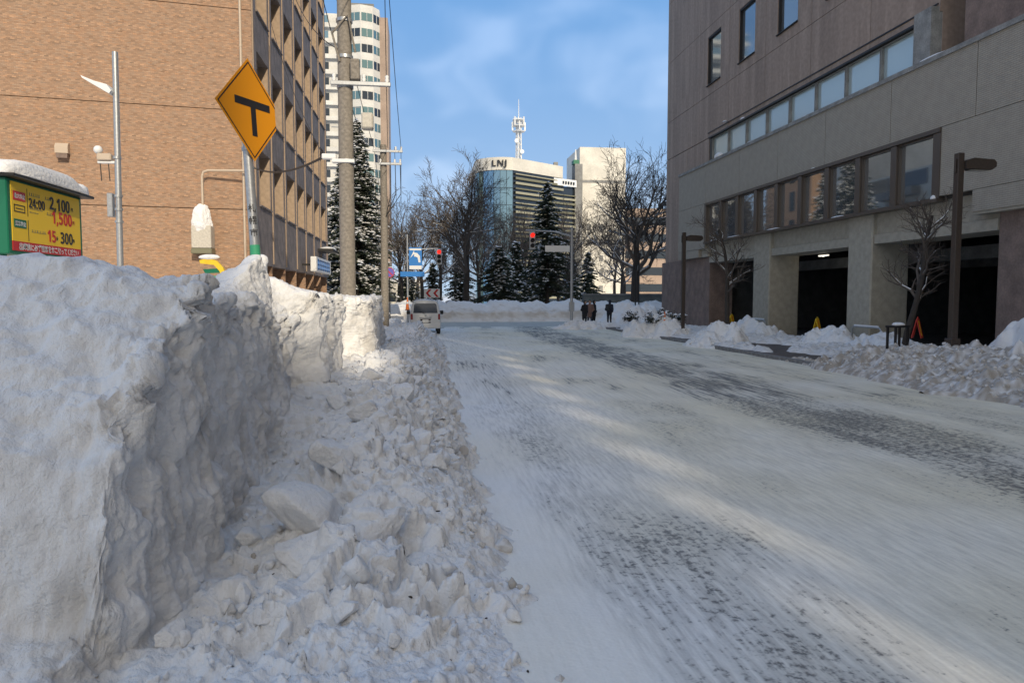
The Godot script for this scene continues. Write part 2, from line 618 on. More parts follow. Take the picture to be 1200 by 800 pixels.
func road_textures(d0: float, d1: float, x0: float, x1: float, n: int, seed_: int, coarse: bool) -> Array:
	var wob := noise(301, 0.045, 4)
	var m := n / 8
	var mac := PackedByteArray()
	mac.resize(m * m * 3)
	for j in m:
		var d := lerpf(d0, d1, (j + 0.5) / m)
		for k in m:
			var q := road_macro(lerpf(x0, x1, (k + 0.5) / m), d, wob)
			var o := (j * m + k) * 3
			mac[o] = int(q.x * 255.0)
			mac[o + 1] = int(q.y * 255.0)
			mac[o + 2] = int(q.z * 255.0)
	var im := Image.create_from_data(m, m, false, Image.FORMAT_RGB8, mac)
	im.resize(n, n, Image.INTERPOLATE_CUBIC)
	var big := im.get_data()
	# scratches drawn out along the street; granular ice; fine grit
	var st := noise(seed_, 0.16 if coarse else 0.13, 5, FastNoiseLite.TYPE_SIMPLEX_SMOOTH, 0.6).get_image(n, n / (7 if coarse else 10), false, false, true)
	st.convert(Image.FORMAT_L8)
	st.resize(n, n, Image.INTERPOLATE_CUBIC)
	var streak := st.get_data()
	var gr := noise(seed_ + 1, 0.07, 5, FastNoiseLite.TYPE_SIMPLEX_SMOOTH, 0.75)
	var g2 := gr.get_image(n, n / (3 if coarse else 1), false, false, true)
	g2.convert(Image.FORMAT_L8)
	if coarse:
		g2.resize(n, n, Image.INTERPOLATE_CUBIC)
	var grit := g2.get_data()
	var fi := noise(seed_ + 2, 0.3, 2).get_image(n, n, false, false, true)
	fi.convert(Image.FORMAT_L8)
	var fine := fi.get_data()
	var col := PackedByteArray()
	col.resize(n * n * 3)
	var hgt := PackedByteArray()
	hgt.resize(n * n)
	for k in n * n:
		var dark := big[k * 3] / 255.0
		var white := big[k * 3 + 1] / 255.0
		var warm := big[k * 3 + 2] / 255.0
		var s := (streak[k] / 255.0 - 0.5) * (1.35 - warm)
		var g := grit[k] / 255.0 - 0.5
		var f := fine[k] / 255.0 - 0.5
		var w := clampf((dark - 0.62 + s * 0.55 + g * 1.5 + f * 0.35) * 3.0, 0.0, 1.0)
		w *= 1.0 - white * 0.75
		var film := clampf(0.22 + dark * 0.80 + s * 1.25 + g * 0.45, 0.0, 1.0) * (1.0 - white)
		var tone := 0.86 - film * 0.32 + white * 0.04 + f * 0.06 + g * 0.06
		var r_ := lerpf(tone * (1.0 + warm * 0.06), 0.125, w * 0.85)
		var g_ := lerpf(tone * (1.0 - warm * 0.03), 0.122, w * 0.85)
		var b_ := lerpf(tone * (1.0 - warm * 0.26), 0.118, w * 0.85)
		# linear to sRGB, near enough with a power
		col[k * 3] = int(pow(r_, 0.4545) * 255.0)
		col[k * 3 + 1] = int(pow(g_, 0.4545) * 255.0)
		col[k * 3 + 2] = int(pow(b_, 0.4545) * 255.0)
		hgt[k] = clampi(int(128.0 + g * 90.0 + s * 60.0 - w * 60.0 + f * 40.0), 0, 255)
	return [tex_from(col, n, n), tex_from(hgt, n, n, Image.FORMAT_L8)]

func road_height(x: float, d: float, f: FastNoiseLite) -> float:
	return f.get_noise_2d(x * 1.0, d * 0.35) * 0.022 + f.get_noise_2d(x * 4.0 + 70.0, d * 1.6) * 0.007

func road_piece(called: String, d0: float, d1: float, t0: float, t1: float, x0: float, x1: float, dx: float, dd: float, tex: Array, relief: float, parent: Node) -> void:
	var f := noise(305, 0.7, 3)
	var m := StandardMaterial3D.new()
	m.albedo_texture = tex[0]
	m.roughness = 0.62
	m.metallic_specular = 0.4
	m.heightmap_enabled = true
	m.heightmap_texture = tex[1]
	m.heightmap_scale = relief
	var s := Shape.new()
	s.use_uv = true
	var nx := int((x1 - x0) / dx)
	var nd := int((d1 - d0) / dd)
	for j in nd + 1:
		var d := lerpf(d0, d1, float(j) / nd)
		for k in nx + 1:
			var x := lerpf(x0, x1, float(k) / nx)
			var hx := road_height(x + 0.05, d, f) - road_height(x - 0.05, d, f)
			var hd := road_height(x, d + 0.1, f) - road_height(x, d - 0.1, f)
			s.add(Vector3(x, road_height(x, d, f), -d), Vector3(-hx / 0.1, 1.0, hd / 0.2).normalized(), Vector2(x / 12.0, (d - t0) / (t1 - t0)))
	for j in nd:
		for k in nx:
			var a := j * (nx + 1) + k
			s.face(a, a + 1, a + nx + 2)
			s.face(a, a + nx + 2, a + nx + 1)
	part(called, s, m, parent)

func build_road() -> void:
	var r := Node3D.new()
	r.name = "road"
	add_child(r)
	r.set_meta("kind", "structure")
	r.set_meta("label", "road under packed grey ice with bare asphalt wheel tracks")
	road_piece("carriageway", -8.0, 14.0, 2.0, 14.0, -1.0, 12.0, 0.1, 0.12, road_textures(2.0, 14.0, 0.0, 12.0, 1400, 311, false), 1.1, r)
	road_piece("carriageway", 14.0, 49.0, 14.0, 62.0, -1.0, 12.0, 0.2, 0.35, road_textures(14.0, 62.0, 0.0, 12.0, 1024, 321, true), 1.4, r)
	# the street that crosses at the far end
	var c := Shape.new()
	c.quad(Vector3(-90, -0.004, -47.0), Vector3(90, -0.004, -47.0), Vector3(90, -0.004, -64.0), Vector3(-90, -0.004, -64.0), Vector3.UP)
	var mm := grained(lin(0.62, 0.60, 0.53), grain_tex(331, 0.01, 0.08, Color(0.72, 0.72, 0.72), Color(1, 1, 1)), 0.25, 0.7)
	part("crossing_carriageway", c, mm, r)

func build_sidewalk() -> void:
	var s := Shape.new()
	s.box(Vector3(11.78, -0.25, -47.5), Vector3(17.6, 0.11, 30.0))
	var w := part("pavement", s, M.asphalt)
	w.set_meta("kind", "structure")
	w.set_meta("label", "brown pavement along the brown office block")
	var k := Node3D.new()
	k.name = "kerb"
	add_child(k)
	k.set_meta("kind", "structure")
	k.set_meta("label", "grey kerb stones along the road edge")
	var d := -6.0
	while d < 47.0:
		var q := Shape.new()
		q.cbox(Vector3(11.62, -0.2, -(d + 1.19)), Vector3(11.776, 0.125, -d), 0.015)
		part("kerb_stone", q, M.kerb, k)
		d += 1.2

# ---------------------------------------------------------------- buildings
# d runs along the street away from the viewer: z = -d

func slab(called: String, x0: float, x1: float, y0: float, y1: float, d0: float, d1: float, m: Material, parent: Node) -> MeshInstance3D:
	return box_part(called, Vector3(minf(x0, x1), minf(y0, y1), -maxf(d0, d1)), Vector3(maxf(x0, x1), maxf(y0, y1), -minf(d0, d1)), m, parent)

# boxes x0..x1 that fill d0..d1, y0..y1 except the holes [d0, d1, y0, y1]
func holed(s: Shape, x0: float, x1: float, d0: float, d1: float, y0: float, y1: float, holes: Array) -> void:
	var ds := [d0, d1]
	var ys := [y0, y1]
	for h in holes:
		for q in [h[0], h[1]]:
			if q > d0 and q < d1 and not ds.has(q):
				ds.append(q)
		for q in [h[2], h[3]]:
			if q > y0 and q < y1 and not ys.has(q):
				ys.append(q)
	ds.sort()
	ys.sort()
	for a in ds.size() - 1:
		var run := -1.0
		for b in ys.size():
			var open := b == ys.size() - 1
			if not open:
				var md: float = (ds[a] + ds[a + 1]) * 0.5
				var my: float = (ys[b] + ys[b + 1]) * 0.5
				for h in holes:
					if md > h[0] and md < h[1] and my > h[2] and my < h[3]:
						open = true
			if open:
				if run >= 0.0 and ys[b] > run:
					s.box(Vector3(x0, run, -ds[a + 1]), Vector3(x1, ys[b], -ds[a]))
				run = -1.0
			elif run < 0.0:
				run = ys[b]

func framed_window(x: float, deep: float, d0: float, d1: float, y0: float, y1: float, glass: Material, frame: Material, parent: Node, tilt := 0.0, bar := 0.07) -> MeshInstance3D:
	# a window in a wall that faces -x: the frame is the part, the pane its sub-part
	var s := Shape.new()
	holed(s, x - 0.02, x + deep, d0, d1, y0, y1, [[d0 + bar, d1 - bar, y0 + bar, y1 - bar]])
	var f := part("window", s, frame, parent)
	var p := Shape.new()
	var w := d1 - d0 - bar * 2.0
	var h := y1 - y0 - bar * 2.0
	p.box(Vector3(-0.01, -h * 0.5, -w * 0.5), Vector3(0.01, h * 0.5, w * 0.5))
	var g := part("pane", p, glass, f)
	g.position = Vector3(x + deep * 0.6, (y0 + y1) * 0.5, -(d0 + d1) * 0.5)
	g.rotation.y = tilt
	g.rotation.z = tilt * 0.6
	return f

func build_brown_block() -> void:
	var r := thing("office_building", "brown tiled office block with mirrored window strip above garage openings", "building")
	var rr := RandomNumberGenerator.new()
	rr.seed = 5
	# cores behind the facing
	slab("core_wall", 17.95, 45, 14.3, 38.1, -30, 50.6, M.joint, r)
	slab("core_wall", 17.95, 45, 9.8, 14.29, -30, 21.9, M.joint, r)
	slab("core_wall", 17.95, 45, 9.8, 14.29, 23.3, 50.6, M.joint, r)
	slab("core_wall", 21.6, 45, 9.8, 14.29, 21.91, 23.29, M.upper_wall, r)
	slab("core_wall", 17.95, 45, 0, 9.8, 43.2, 50.6, M.joint, r)
	slab("podium_core", 17.3, 45, 5.3, 9.85, -30, 46.4, M.joint, r)
	slab("roof", 17.5, 45, 38.1, 38.25, -30, 50.8, M.ledge, r)
	# facing panels of the upper wall
	var cols := [-30.0, -4.0, 9.5, 18.3, 22.7, 27.1, 31.5, 35.9, 40.3, 44.7, 50.7]
	var rows := [11.72, 14.3, 18.4, 22.5, 26.6, 38.1]
	for a in cols.size() - 1:
		for b in rows.size() - 1:
			var holes := []
			if b == 0:
				holes.append([21.98, 23.22, 9.0, 14.295])
			if b == 1 and a >= 5 and a <= 8:
				var mid: float = (cols[a] + cols[a + 1]) * 0.5
				holes.append([mid - 0.98, mid + 0.98, 14.9, 17.8])
				framed_window(17.66, 0.2, mid - 0.98, mid + 0.98, 14.9, 17.8, M.sky_glass, M.dark_metal, r, rr.randf_range(-0.006, 0.006), 0.09)
				var sn := Shape.new()
				sn.cbox(Vector3(17.5, 14.84, -mid - 1.0), Vector3(17.66, 14.895, -mid + 1.0), 0.02)
				part("window_sill", sn, M.dark_metal, r)
			var s := Shape.new()
			holed(s, 17.6, 17.72, cols[a] + 0.012, cols[a + 1] - 0.012, rows[b] + 0.012, rows[b + 1] - 0.012, holes)
			part("wall_panel", s, M.upper_wall, r)
	# the stretch beyond the podium, down to the ground
	for q in [[43.0, 46.7, 4.45, 11.7], [46.72, 50.7, 4.45, 11.7]]:
		slab("wall_panel", 17.6, 17.72, q[2] + 0.012, q[3] - 0.012, q[0] + 0.012, q[1] - 0.012, M.upper_wall, r)
	for q in [[42.0, 46.0], [46.02, 50.7]]:
		slab("base_panel", 17.35, 18.8, -0.2, 4.43, q[0] + 0.01, q[1] - 0.01, M.red_wall, r)
	# long strip of windows over the podium roof
	slab("strip_ledge", 17.48, 17.95, 11.62, 11.70, 23.3, 42.9, M.dark_metal, r)
	slab("strip_ledge", 17.56, 17.6, 11.98, 12.03, 23.3, 43.2, M.dark_metal, r)
	slab("strip_ledge", 17.42, 17.95, 10.12, 10.2, 24.1, 42.9, M.dark_metal, r)
	slab("strip_jamb", 17.62, 17.95, 10.2, 11.62, 42.7, 43.0, M.dark_metal, r)
	for k in 8:
		var d0 := 24.15 + k * 2.32
		framed_window(17.66, 0.2, d0 + 0.02, d0 + 2.3, 10.22, 11.6, M.pale_glass, M.ledge, r, 0.0, 0.035)
		var cs := Shape.new()
		for q in 9:
			var dd := d0 + 0.15 + q * 0.23
			cs.box(Vector3(17.885 + 0.02 * (q % 2), 10.3, -dd - 0.2), Vector3(17.93, 11.45 - 0.02 * (q % 3), -dd))
		part("blind", cs, M.curtain, r)
	slab("plant_box", 17.3, 17.95, 10.03, 11.9, 23.25, 24.12, M.ledge, r)
	# the open slot beside it: a deep recess between two side walls
	slab("slot_side", 17.72, 21.5, 9.86, 14.28, 21.92, 21.98, M.upper_wall, r)
	slab("slot_side", 17.72, 21.5, 9.86, 14.28, 23.225, 23.285, M.upper_wall, r)
	slab("wall_panel", 17.55, 17.72, 10.03, 11.7, 18.3, 21.98, M.red_wall, r)
	slab("wall_panel", 17.55, 17.72, 10.03, 11.7, -30, 18.28, M.red_wall, r)
	# podium: coping and facing panels
	var cop := Shape.new()
	cop.box(Vector3(16.94, 9.86, -46.52), Vector3(17.6, 10.02, 30.0))
	part("coping", cop, M.ledge, r)
	var pe := [-30.0, -8.0, 4.0, 12.0, 16.5, 20.7, 24.8, 29.1, 33.2, 37.4, 42.0, 46.5]
	for a in pe.size() - 1:
		slab("podium_panel", 17.0, 17.18, 7.62, 9.86, pe[a] + 0.014, pe[a + 1] - 0.014, M.podium, r)
	for a in 4:
		slab("podium_panel", 17.0, 17.18, 5.38, 7.60, pe[a] + 0.014, pe[a + 1] - 0.014, M.podium, r)
		slab("podium_panel", 17.0, 17.18, 4.69, 5.36, pe[a] + 0.014, pe[a + 1] - 0.014, M.podium, r)
	slab("podium_panel", 17.0, 17.18, 5.38, 7.60, 16.52, 22.15, M.podium, r)
	slab("podium_panel", 17.0, 17.18, 4.69, 5.36, 16.52, 20.7, M.podium, r)
	slab("podium_panel", 17.0, 17.18, 4.95, 7.60, 42.02, 46.48, M.podium, r)
	slab("podium_panel", 17.02, 17.2, 4.45, 4.93, 43.0, 46.48, M.podium, r)
	slab("soffit", 17.04, 17.35, 4.60, 4.69, -30, 20.68, M.stone_pier, r)
	slab("soffit", 17.2, 18.8, 4.45, 5.3, 42.0, 46.4, M.stone_pier, r)
	# window strip
	slab("strip_ledge", 16.93, 17.3, 7.46, 7.60, 22.15, 42.0, M.bronze, r)
	slab("strip_ledge", 16.9, 17.3, 5.2, 5.3, 22.15, 42.0, M.bronze, r)
	for k in 9:
		var d0 := 22.35 + k * 2.175
		framed_window(17.06, 0.18, d0 + 0.16, d0 + 2.02, 5.31, 7.45, M.mirror_glass, M.bronze, r, rr.randf_range(-0.007, 0.007), 0.05)
		slab("mullion", 16.97, 17.24, 5.31, 7.45, d0 + 2.02, d0 + 2.335, M.bronze, r)
	slab("mullion", 16.97, 17.24, 5.31, 7.45, 22.15, 22.5, M.bronze, r)
	# ground floor: fascia, lintels, piers
	slab("fascia", 17.42, 18.4, 4.45, 5.3, 20.0, 42.0, M.stone_pier, r)
	for q in [[20.0, 26.0], [27.6, 34.2], [36.0, 42.0]]:
		slab("lintel", 17.3, 18.8, 4.08, 4.43, q[0], q[1], M.stone_pier, r)
	for q in [[26.02, 27.58], [34.22, 35.98]]:
		var s := Shape.new()
		s.cbox(Vector3(17.22, -0.2, -q[1]), Vector3(18.8, 5.28, -q[0]), 0.05)
		part("pier", s, M.stone_pier, r)
	for q in [[17.0, 19.98], [9.0, 16.98], [-30.0, 8.98]]:
		slab("base_panel", 17.35, 18.8, -0.2, 4.6, q[0], q[1], M.red_wall, r)
	# the garage behind the openings
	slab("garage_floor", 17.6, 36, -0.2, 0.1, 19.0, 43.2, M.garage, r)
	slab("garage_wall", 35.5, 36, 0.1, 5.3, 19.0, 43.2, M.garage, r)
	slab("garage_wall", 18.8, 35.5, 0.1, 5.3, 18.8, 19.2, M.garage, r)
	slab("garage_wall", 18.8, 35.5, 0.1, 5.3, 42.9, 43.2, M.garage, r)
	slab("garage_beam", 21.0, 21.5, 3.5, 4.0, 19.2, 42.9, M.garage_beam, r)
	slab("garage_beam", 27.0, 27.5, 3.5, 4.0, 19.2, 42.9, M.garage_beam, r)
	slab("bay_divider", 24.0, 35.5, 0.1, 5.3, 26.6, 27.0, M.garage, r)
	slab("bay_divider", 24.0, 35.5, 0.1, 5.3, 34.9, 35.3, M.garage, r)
	var tl := Shape.new()
	tl.cbox(Vector3(19.3, 4.0, -33.4), Vector3(19.42, 4.07, -32.6), 0.02)
	part("tube_light", tl, M.tube_light, r)
	var om := OmniLight3D.new()
	om.name = "tube_light_glow"
	om.light_energy = 0.12
	om.light_color = Color(1, 0.97, 0.9)
	om.omni_range = 30.0
	om.omni_attenuation = 2.0
	om.light_size = 0.06
	om.shadow_enabled = true
	om.position = Vector3(19.36, 3.9, -33.0)
	r.add_child(om)
	# snow that has stayed on the ledges
	for q in [[17.0, 17.4, 10.02, 40.6, 0.8, 0.3], [17.05, 17.5, 10.02, 36.5, 0.6, 0.12], [17.05, 17.45, 10.02, 31.0, 0.5, 0.1], [17.0, 17.5, 10.02, 22.9, 1.7, 0.12], [17.5, 17.7, 11.70, 38.4, 0.5, 0.12], [16.95, 17.1, 7.6, 30.0, 0.3, 0.05],
			[16.9, 17.05, 5.3, 22.4, 0.22, 0.13], [16.9, 17.05, 5.3, 33.4, 1.3, 0.05], [16.9, 17.05, 5.3, 37.9, 1.6, 0.05], [16.9, 17.05, 5.3, 28.0, 0.9, 0.05], [16.9, 17.05, 5.3, 40.5, 1.2, 0.05], [17.3, 17.5, 12.03, 40.3, 0.4, 0.06]]:
		var s := lump_shape(Vector3((q[1] - q[0]) * 0.55, q[5] * 0.8, q[4] * 0.5), int(q[3] * 10.0), 2, 0.25)
		var o := put("ledge_snow", s.mesh(), M.plain_snow, r)
		o.position = Vector3((q[0] + q[1]) * 0.5, q[2] + q[5] * 0.25, -q[3])

func build_shading_block() -> void:
	# unseen block added behind the viewer, shaped to throw shade over the street
	var r := thing("unseen_shading_slab", "unseen slab with an added pierced screen, shaped to shade the street", "building")
	slab("wall", 17.6, 44, -0.3, 28.0, -118, -30.6, M.upper_wall, r)
	for k in 7:
		slab("window_band", 17.55, 17.62, 2.2 + k * 3.8, 4.0 + k * 3.8, -116, -33, M.sky_glass, r)
	var s := Shape.new()
	var holes := []
	for d in [-55.4, -52.6, -50.0, -46.9, -43.9, -40.9, -37.9, -35.0]:  # openings placed to let a row of sun patches onto the road
		holes.append([d - 0.55, d + 0.55, 29.05, 30.3])
	holed(s, 17.6, 17.68, -58.5, -30.6, 28.0, 39.6, holes)
	holed(s, 17.6, 17.68, -64.0, -58.51, 28.0, 37.6, [])  # added screen steps in height to set the shadow edge on the snow bank
	holed(s, 17.6, 17.68, -67.5, -64.01, 28.0, 39.5, [])
	holed(s, 17.6, 17.68, -70.3, -67.51, 28.0, 40.6, [])
	part("added_shade_screen", s, M.ledge, r)
	slab("added_shade_screen", 17.6, 17.68, 28.0, 45.6, -118, -70.32, M.ledge, r)

func build_brick_building() -> void:
	var r := thing("brick_building", "tall orange brick building with a blank end wall and recessed windows", "building")
	# footprint core
	var flat := Transform3D(Basis(Vector3(1, 0, 0), Vector3(0, 0, -1), Vector3(0, 1, 0)), Vector3.ZERO)
	var core := Shape.new()
	core.prism(PackedVector2Array([Vector2(-6.5, 28.6), Vector2(-6.5, 49.4), Vector2(-36, 49.4), Vector2(-36, 24.3)]), -0.3, 34.0, flat)
	part("core_wall", core, M.brick_joint, r)
	# end wall: one panel of facing per storey
	var turn := Transform3D(Basis(Vector3.UP, deg_to_rad(8.5)), Vector3(-6.0, 0, -28.0))
	var ys := [-0.3, 5.26, 8.83, 12.43, 16.0, 19.6, 23.2, 26.8, 30.4, 34.0]
	for k in ys.size() - 1:
		var s := Shape.new()
		for q in [[-30.0, -19.62], [-19.58, 0.0]]:
			s.box(Vector3(q[0], ys[k] + 0.014, -0.3), Vector3(q[1], ys[k + 1] - 0.014, 0.0), turn)
		part("wall_panel", s, M.brick, r)
	# windows of the end wall, beside the frame
	for k in 3:
		var s := Shape.new()
		s.box(Vector3(-11.6, 6.1 + k * 3.6, 0.0), Vector3(-10.1, 8.2 + k * 3.6, 0.06), turn)
		part("window", s, M.dark_glass, r)
		var t := Shape.new()
		t.box(Vector3(-10.1, 6.0 + k * 3.6, 0.0), Vector3(-9.98, 8.3 + k * 3.6, 0.12), turn)
		part("window_frame", t, M.spandrel, r)
	# street front
	var holes := []
	var bays := []
	for b in 7:
		bays.append([28.75 + b * 2.93, 28.75 + b * 2.93 + 2.15])
	for b in bays:
		for k in 7:
			holes.append([b[0], b[1], 5.55 + k * 3.6, 7.65 + k * 3.6])
		holes.append([b[0] - 0.1, b[1] + 0.1, -0.3, 3.3])
	var f := Shape.new()
	holed(f, -6.5, -6.0, 28.05, 49.5, -0.3, 34.0, holes)
	part("front_wall", f, M.spandrel, r)
	for b in 8:
		var d0: float = 28.75 + b * 2.93 - 0.55
		if b == 0:
			d0 = 28.06
		slab("pilaster", -6.0, -5.96, 3.4, 34.0, d0, d0 + 0.12, M.jamb, r)
	var glass_i := 0
	for b in bays:
		for k in 7:
			var y0: float = 5.55 + k * 3.6
			var fr := Shape.new()
			# the deep jamb that faces the sun, two fins between the panes
			fr.box(Vector3(-6.49, y0, -b[1]), Vector3(-6.02, y0 + 2.1, -b[1] + 0.05))
			fr.box(Vector3(-6.46, y0, -b[0] - 0.78), Vector3(-6.28, y0 + 2.1, -b[0] - 0.70))
			fr.box(Vector3(-6.46, y0, -b[0] - 1.50), Vector3(-6.28, y0 + 2.1, -b[0] - 1.42))
			var w := part("window", fr, M.jamb, r)
			for q in [[0.02, 0.69], [0.79, 1.41], [1.51, 2.09]]:
				glass_i += 1
				var gm: Material = M.blind if (glass_i * 7) % 5 < 3 else M.dark_glass
				var g := Shape.new()
				g.box(Vector3(-6.48, y0 + 0.02, -b[0] - q[1]), Vector3(-6.44, y0 + 2.08, -b[0] - q[0]))
				part("pane", g, gm, w)
			var sl := Shape.new()
			sl.box(Vector3(-6.45, y0 - 0.06, -b[1]), Vector3(-5.93, y0 - 0.004, -b[0]))
			part("sill", sl, M.spandrel, w)
		# ground floor recess: sunlit side of the next pier
		slab("pier_side", -6.49, -6.01, -0.2, 3.29, b[1] + 0.02, b[1] + 0.095, M.brick, r)
	# drain pipes and conduit on the corner
	for q in [[-5.62, 27.2, 0.07, M.pipe_white, 7.4], [-5.95, 27.6, 0.045, M.pipe_tan, 20.0]]:
		var s := Shape.new()
		s.tube([Vector3(q[0] - 0.35, -0.2, -q[1]), Vector3(q[0] - 0.35, q[4], -q[1])], [q[2], q[2]], 10)
		for y in range(1, int(q[4]), 2):
			s.tube([Vector3(q[0] - 0.35, y, -q[1]), Vector3(q[0] - 0.35, y + 0.08, -q[1])], [q[2] * 1.25, q[2] * 1.25], 10)
		part("drain_pipe", s, q[3], r)
	# hooded vent on the end wall
	var vent := Shape.new()
	vent.prism(PackedVector2Array([Vector2(0, -0.16), Vector2(0.28, -0.16), Vector2(0.3, 0.05), Vector2(0.2, 0.18), Vector2(0, 0.22)]), -0.2, 0.2, Transform3D(turn.basis * Basis(Vector3.UP, -PI / 2), turn * Vector3(-6.2, 7.12, 0.0)))
	part("vent_hood", vent, M.pipe_tan, r)
	var vd := Shape.new()
	vd.box(Vector3(-6.37, 6.80, 0.02), Vector3(-6.03, 6.96, 0.26), turn)
	part("vent_opening", vd, M.red_wall, r)
	# long box sign standing off the front near the far end
	var sign := thing("wall_sign", "long white box sign with blue lettering on the brick building front", "sign", Vector3(-5.5, 0, -41.0))
	var sb := Shape.new()
	sb.cbox(Vector3(0.0, 3.35, -3.0), Vector3(0.3, 4.1, 3.0), 0.02)
	part("box", sb, M.white_paint, sign)
	for z in [-2.4, 2.4]:
		box_part("bracket", Vector3(-0.5, 3.65, z - 0.05), Vector3(0.0, 3.75, z + 0.05), M.dark_metal, sign)
	for k in 6:
		var gl := Shape.new()
		var z0 := 2.5 - k * 0.86
		for q in [[0.0, 0.62, 3.9, 3.97], [0.0, 0.62, 3.68, 3.74], [0.0, 0.62, 3.45, 3.52], [0.0, 0.1, 3.45, 3.97], [0.52, 0.62, 3.45, 3.97], [0.26, 0.36, 3.42, 4.02]]:
			gl.box(Vector3(0.3, q[2], z0 - q[1]), Vector3(0.31, q[3], z0 - q[0]))
		part("character", gl, M.blue_paint, sign)
	var cn := thing("canopy", "small dark canopy with snow over the brick building entrance", "canopy", Vector3(-6.0, 0, -45.5))
	box_part("roof", Vector3(0.0, 4.75, -1.5), Vector3(0.9, 4.9, 1.0), M.dark_metal, cn)
	var cs := lump_shape(Vector3(0.5, 0.16, 1.2), 77, 2, 0.2)
	put("snow", cs.mesh(), M.plain_snow, cn).position = Vector3(0.45, 4.92, -0.25)

func build_far_buildings() -> void:
	# white apartment tower with a rounded bay
	var t := thing("apartment_tower", "white apartment tower with rounded window bay and brown edge", "building", Vector3(1.0, 0, -150))
	box_part("wall", Vector3(-34, -0.3, -14), Vector3(-15.8, 57.6, 0), M.white_wall, t)
	box_part("brown_edge", Vector3(-8.55, -0.3, -10), Vector3(-6.9, 57.2, 0.2), M.tan_wall, t)
	var bay := [Vector2(-15.8, 0.0), Vector2(-14.4, 1.9), Vector2(-12.0, 2.7), Vector2(-9.7, 1.9), Vector2(-8.5, 0.2)]
	var flat := Transform3D(Basis(Vector3(1, 0, 0), Vector3(0, 0, 1), Vector3(0, 1, 0)), Vector3.ZERO)
	var bp := PackedVector2Array(bay)
	bp.append(Vector2(-8.5, -9.0))
	bp.append(Vector2(-15.8, -9.0))
	var bs := Shape.new()
	bs.prism(bp, -0.3, 58.6, flat)
	part("bay", bs, M.white_wall, t)
	box_part("roof_rail", Vector3(-14.5, 58.6, -2.0), Vector3(-9.5, 59.2, 1.6), M.grey_wall, t)
	for k in 19:
		var y0 := 1.6 + k * 3.0
		for q in 4:
			var a: Vector2 = bay[q]
			var b: Vector2 = bay[q + 1]
			var dir := (b - a).normalized()
			var nn := Vector2(-dir.y, dir.x)
			if nn.y < 0:
				nn = -nn
			var p0 := a + dir * (b - a).length() * 0.06
			var p1 := a + dir * (b - a).length() * 0.94
			var w := Shape.new()
			var o0 := Vector3(p0.x + nn.x * 0.05, y0, p0.y + nn.y * 0.05)
			var o1 := Vector3(p1.x + nn.x * 0.05, y0, p1.y + nn.y * 0.05)
			w.quad(o0, o1, o1 + Vector3.UP * 1.55, o0 + Vector3.UP * 1.55, Vector3(nn.x, 0, nn.y))
			var pane := part("window", w, M.teal_glass if (q + k) % 3 else M.navy_glass, t)
			var fr := Shape.new()
			var md := (o0 + o1) * 0.5
			fr.tube([md + Vector3(nn.x, 0, nn.y) * 0.03, md + Vector3(nn.x, 0, nn.y) * 0.03 + Vector3.UP * 1.55], [0.06, 0.06], 4)
			part("mullion", fr, M.white_wall, pane)
		for q in 5:
			var x0 := -19.2 + q * 0.0 - q * 3.2
			box_part("window", Vector3(x0 - 2.1, y0, 0.01), Vector3(x0 + 2.1 - 1.4, y0 + 1.6, 0.06), M.blue_glass if k > 16 else M.navy_glass, t)
		var bal := Shape.new()
		bal.box(Vector3(-34, y0 - 0.9, 0.02), Vector3(-16.2, y0 - 0.75, 0.9))
		bal.box(Vector3(-34, y0 - 0.75, 0.82), Vector3(-16.2, y0 - 0.05, 0.9))
		part("balcony", bal, M.white_wall, t)

	# glass office with a curved corner
	var g := thing("glass_office", "office with curved blue glass corner, louvred front and white roof band", "building", Vector3(0, 0, -140))
	var arc := []
	for k in 9:
		var a := PI - k * (PI * 0.5 + 0.25) / 8.0
		arc.append(Vector2(16.6 + cos(a) * 5.4, -5.4 + sin(a) * 5.4))
	var front0: Vector2 = arc[8]
	var front1 := Vector2(29.2, -8.6)
	var front2 := Vector2(32.2, -10.4)
	var foot := PackedVector2Array(arc)
	foot.append(front1)
	foot.append(Vector2(29.2, -24))
	foot.append(Vector2(11.2, -24))
	var body := Shape.new()
	body.prism(foot, -0.3, 26.2, flat)
	part("body", body, M.navy_glass, g)
	var cap := Shape.new()
	var foot2 := PackedVector2Array()
	for p in foot:
		foot2.append(p + (p - Vector2(20, -14)).normalized() * 0.25)
	cap.prism(foot2, 26.2, 28.6, flat)
	part("roof_band", cap, M.cream_wall, g)
	var side_wing := Shape.new()
	side_wing.prism(PackedVector2Array([front1 + Vector2(0.02, 0), front2, Vector2(33, -24), Vector2(29.25, -24)]), -0.3, 24.6, flat)
	part("side_wing", side_wing, M.navy_glass, g)
	for k in 8:
		var a: Vector2 = arc[k]
		var b: Vector2 = arc[k + 1]
		var out := ((a + b) * 0.5 - Vector2(16.6, -5.4)).normalized()
		for y in 8:
			var s := Shape.new()
			var q0 := Vector3(a.x + out.x * 0.06, -0.2 + y * 3.3, a.y + out.y * 0.06)
			var q1 := Vector3(b.x + out.x * 0.06, -0.2 + y * 3.3, b.y + out.y * 0.06)
			s.quad(q0.lerp(q1, 0.03), q0.lerp(q1, 0.97), q0.lerp(q1, 0.97) + Vector3.UP * 3.2, q0.lerp(q1, 0.03) + Vector3.UP * 3.2, Vector3(out.x, 0, out.y))
			part("pane", s, M.teal_glass if k < 3 else M.blue_glass, g)
	var fd := (front1 - front0).normalized()
	var fo := Vector2(-fd.y, fd.x)
	if fo.y < 0:
		fo = -fo
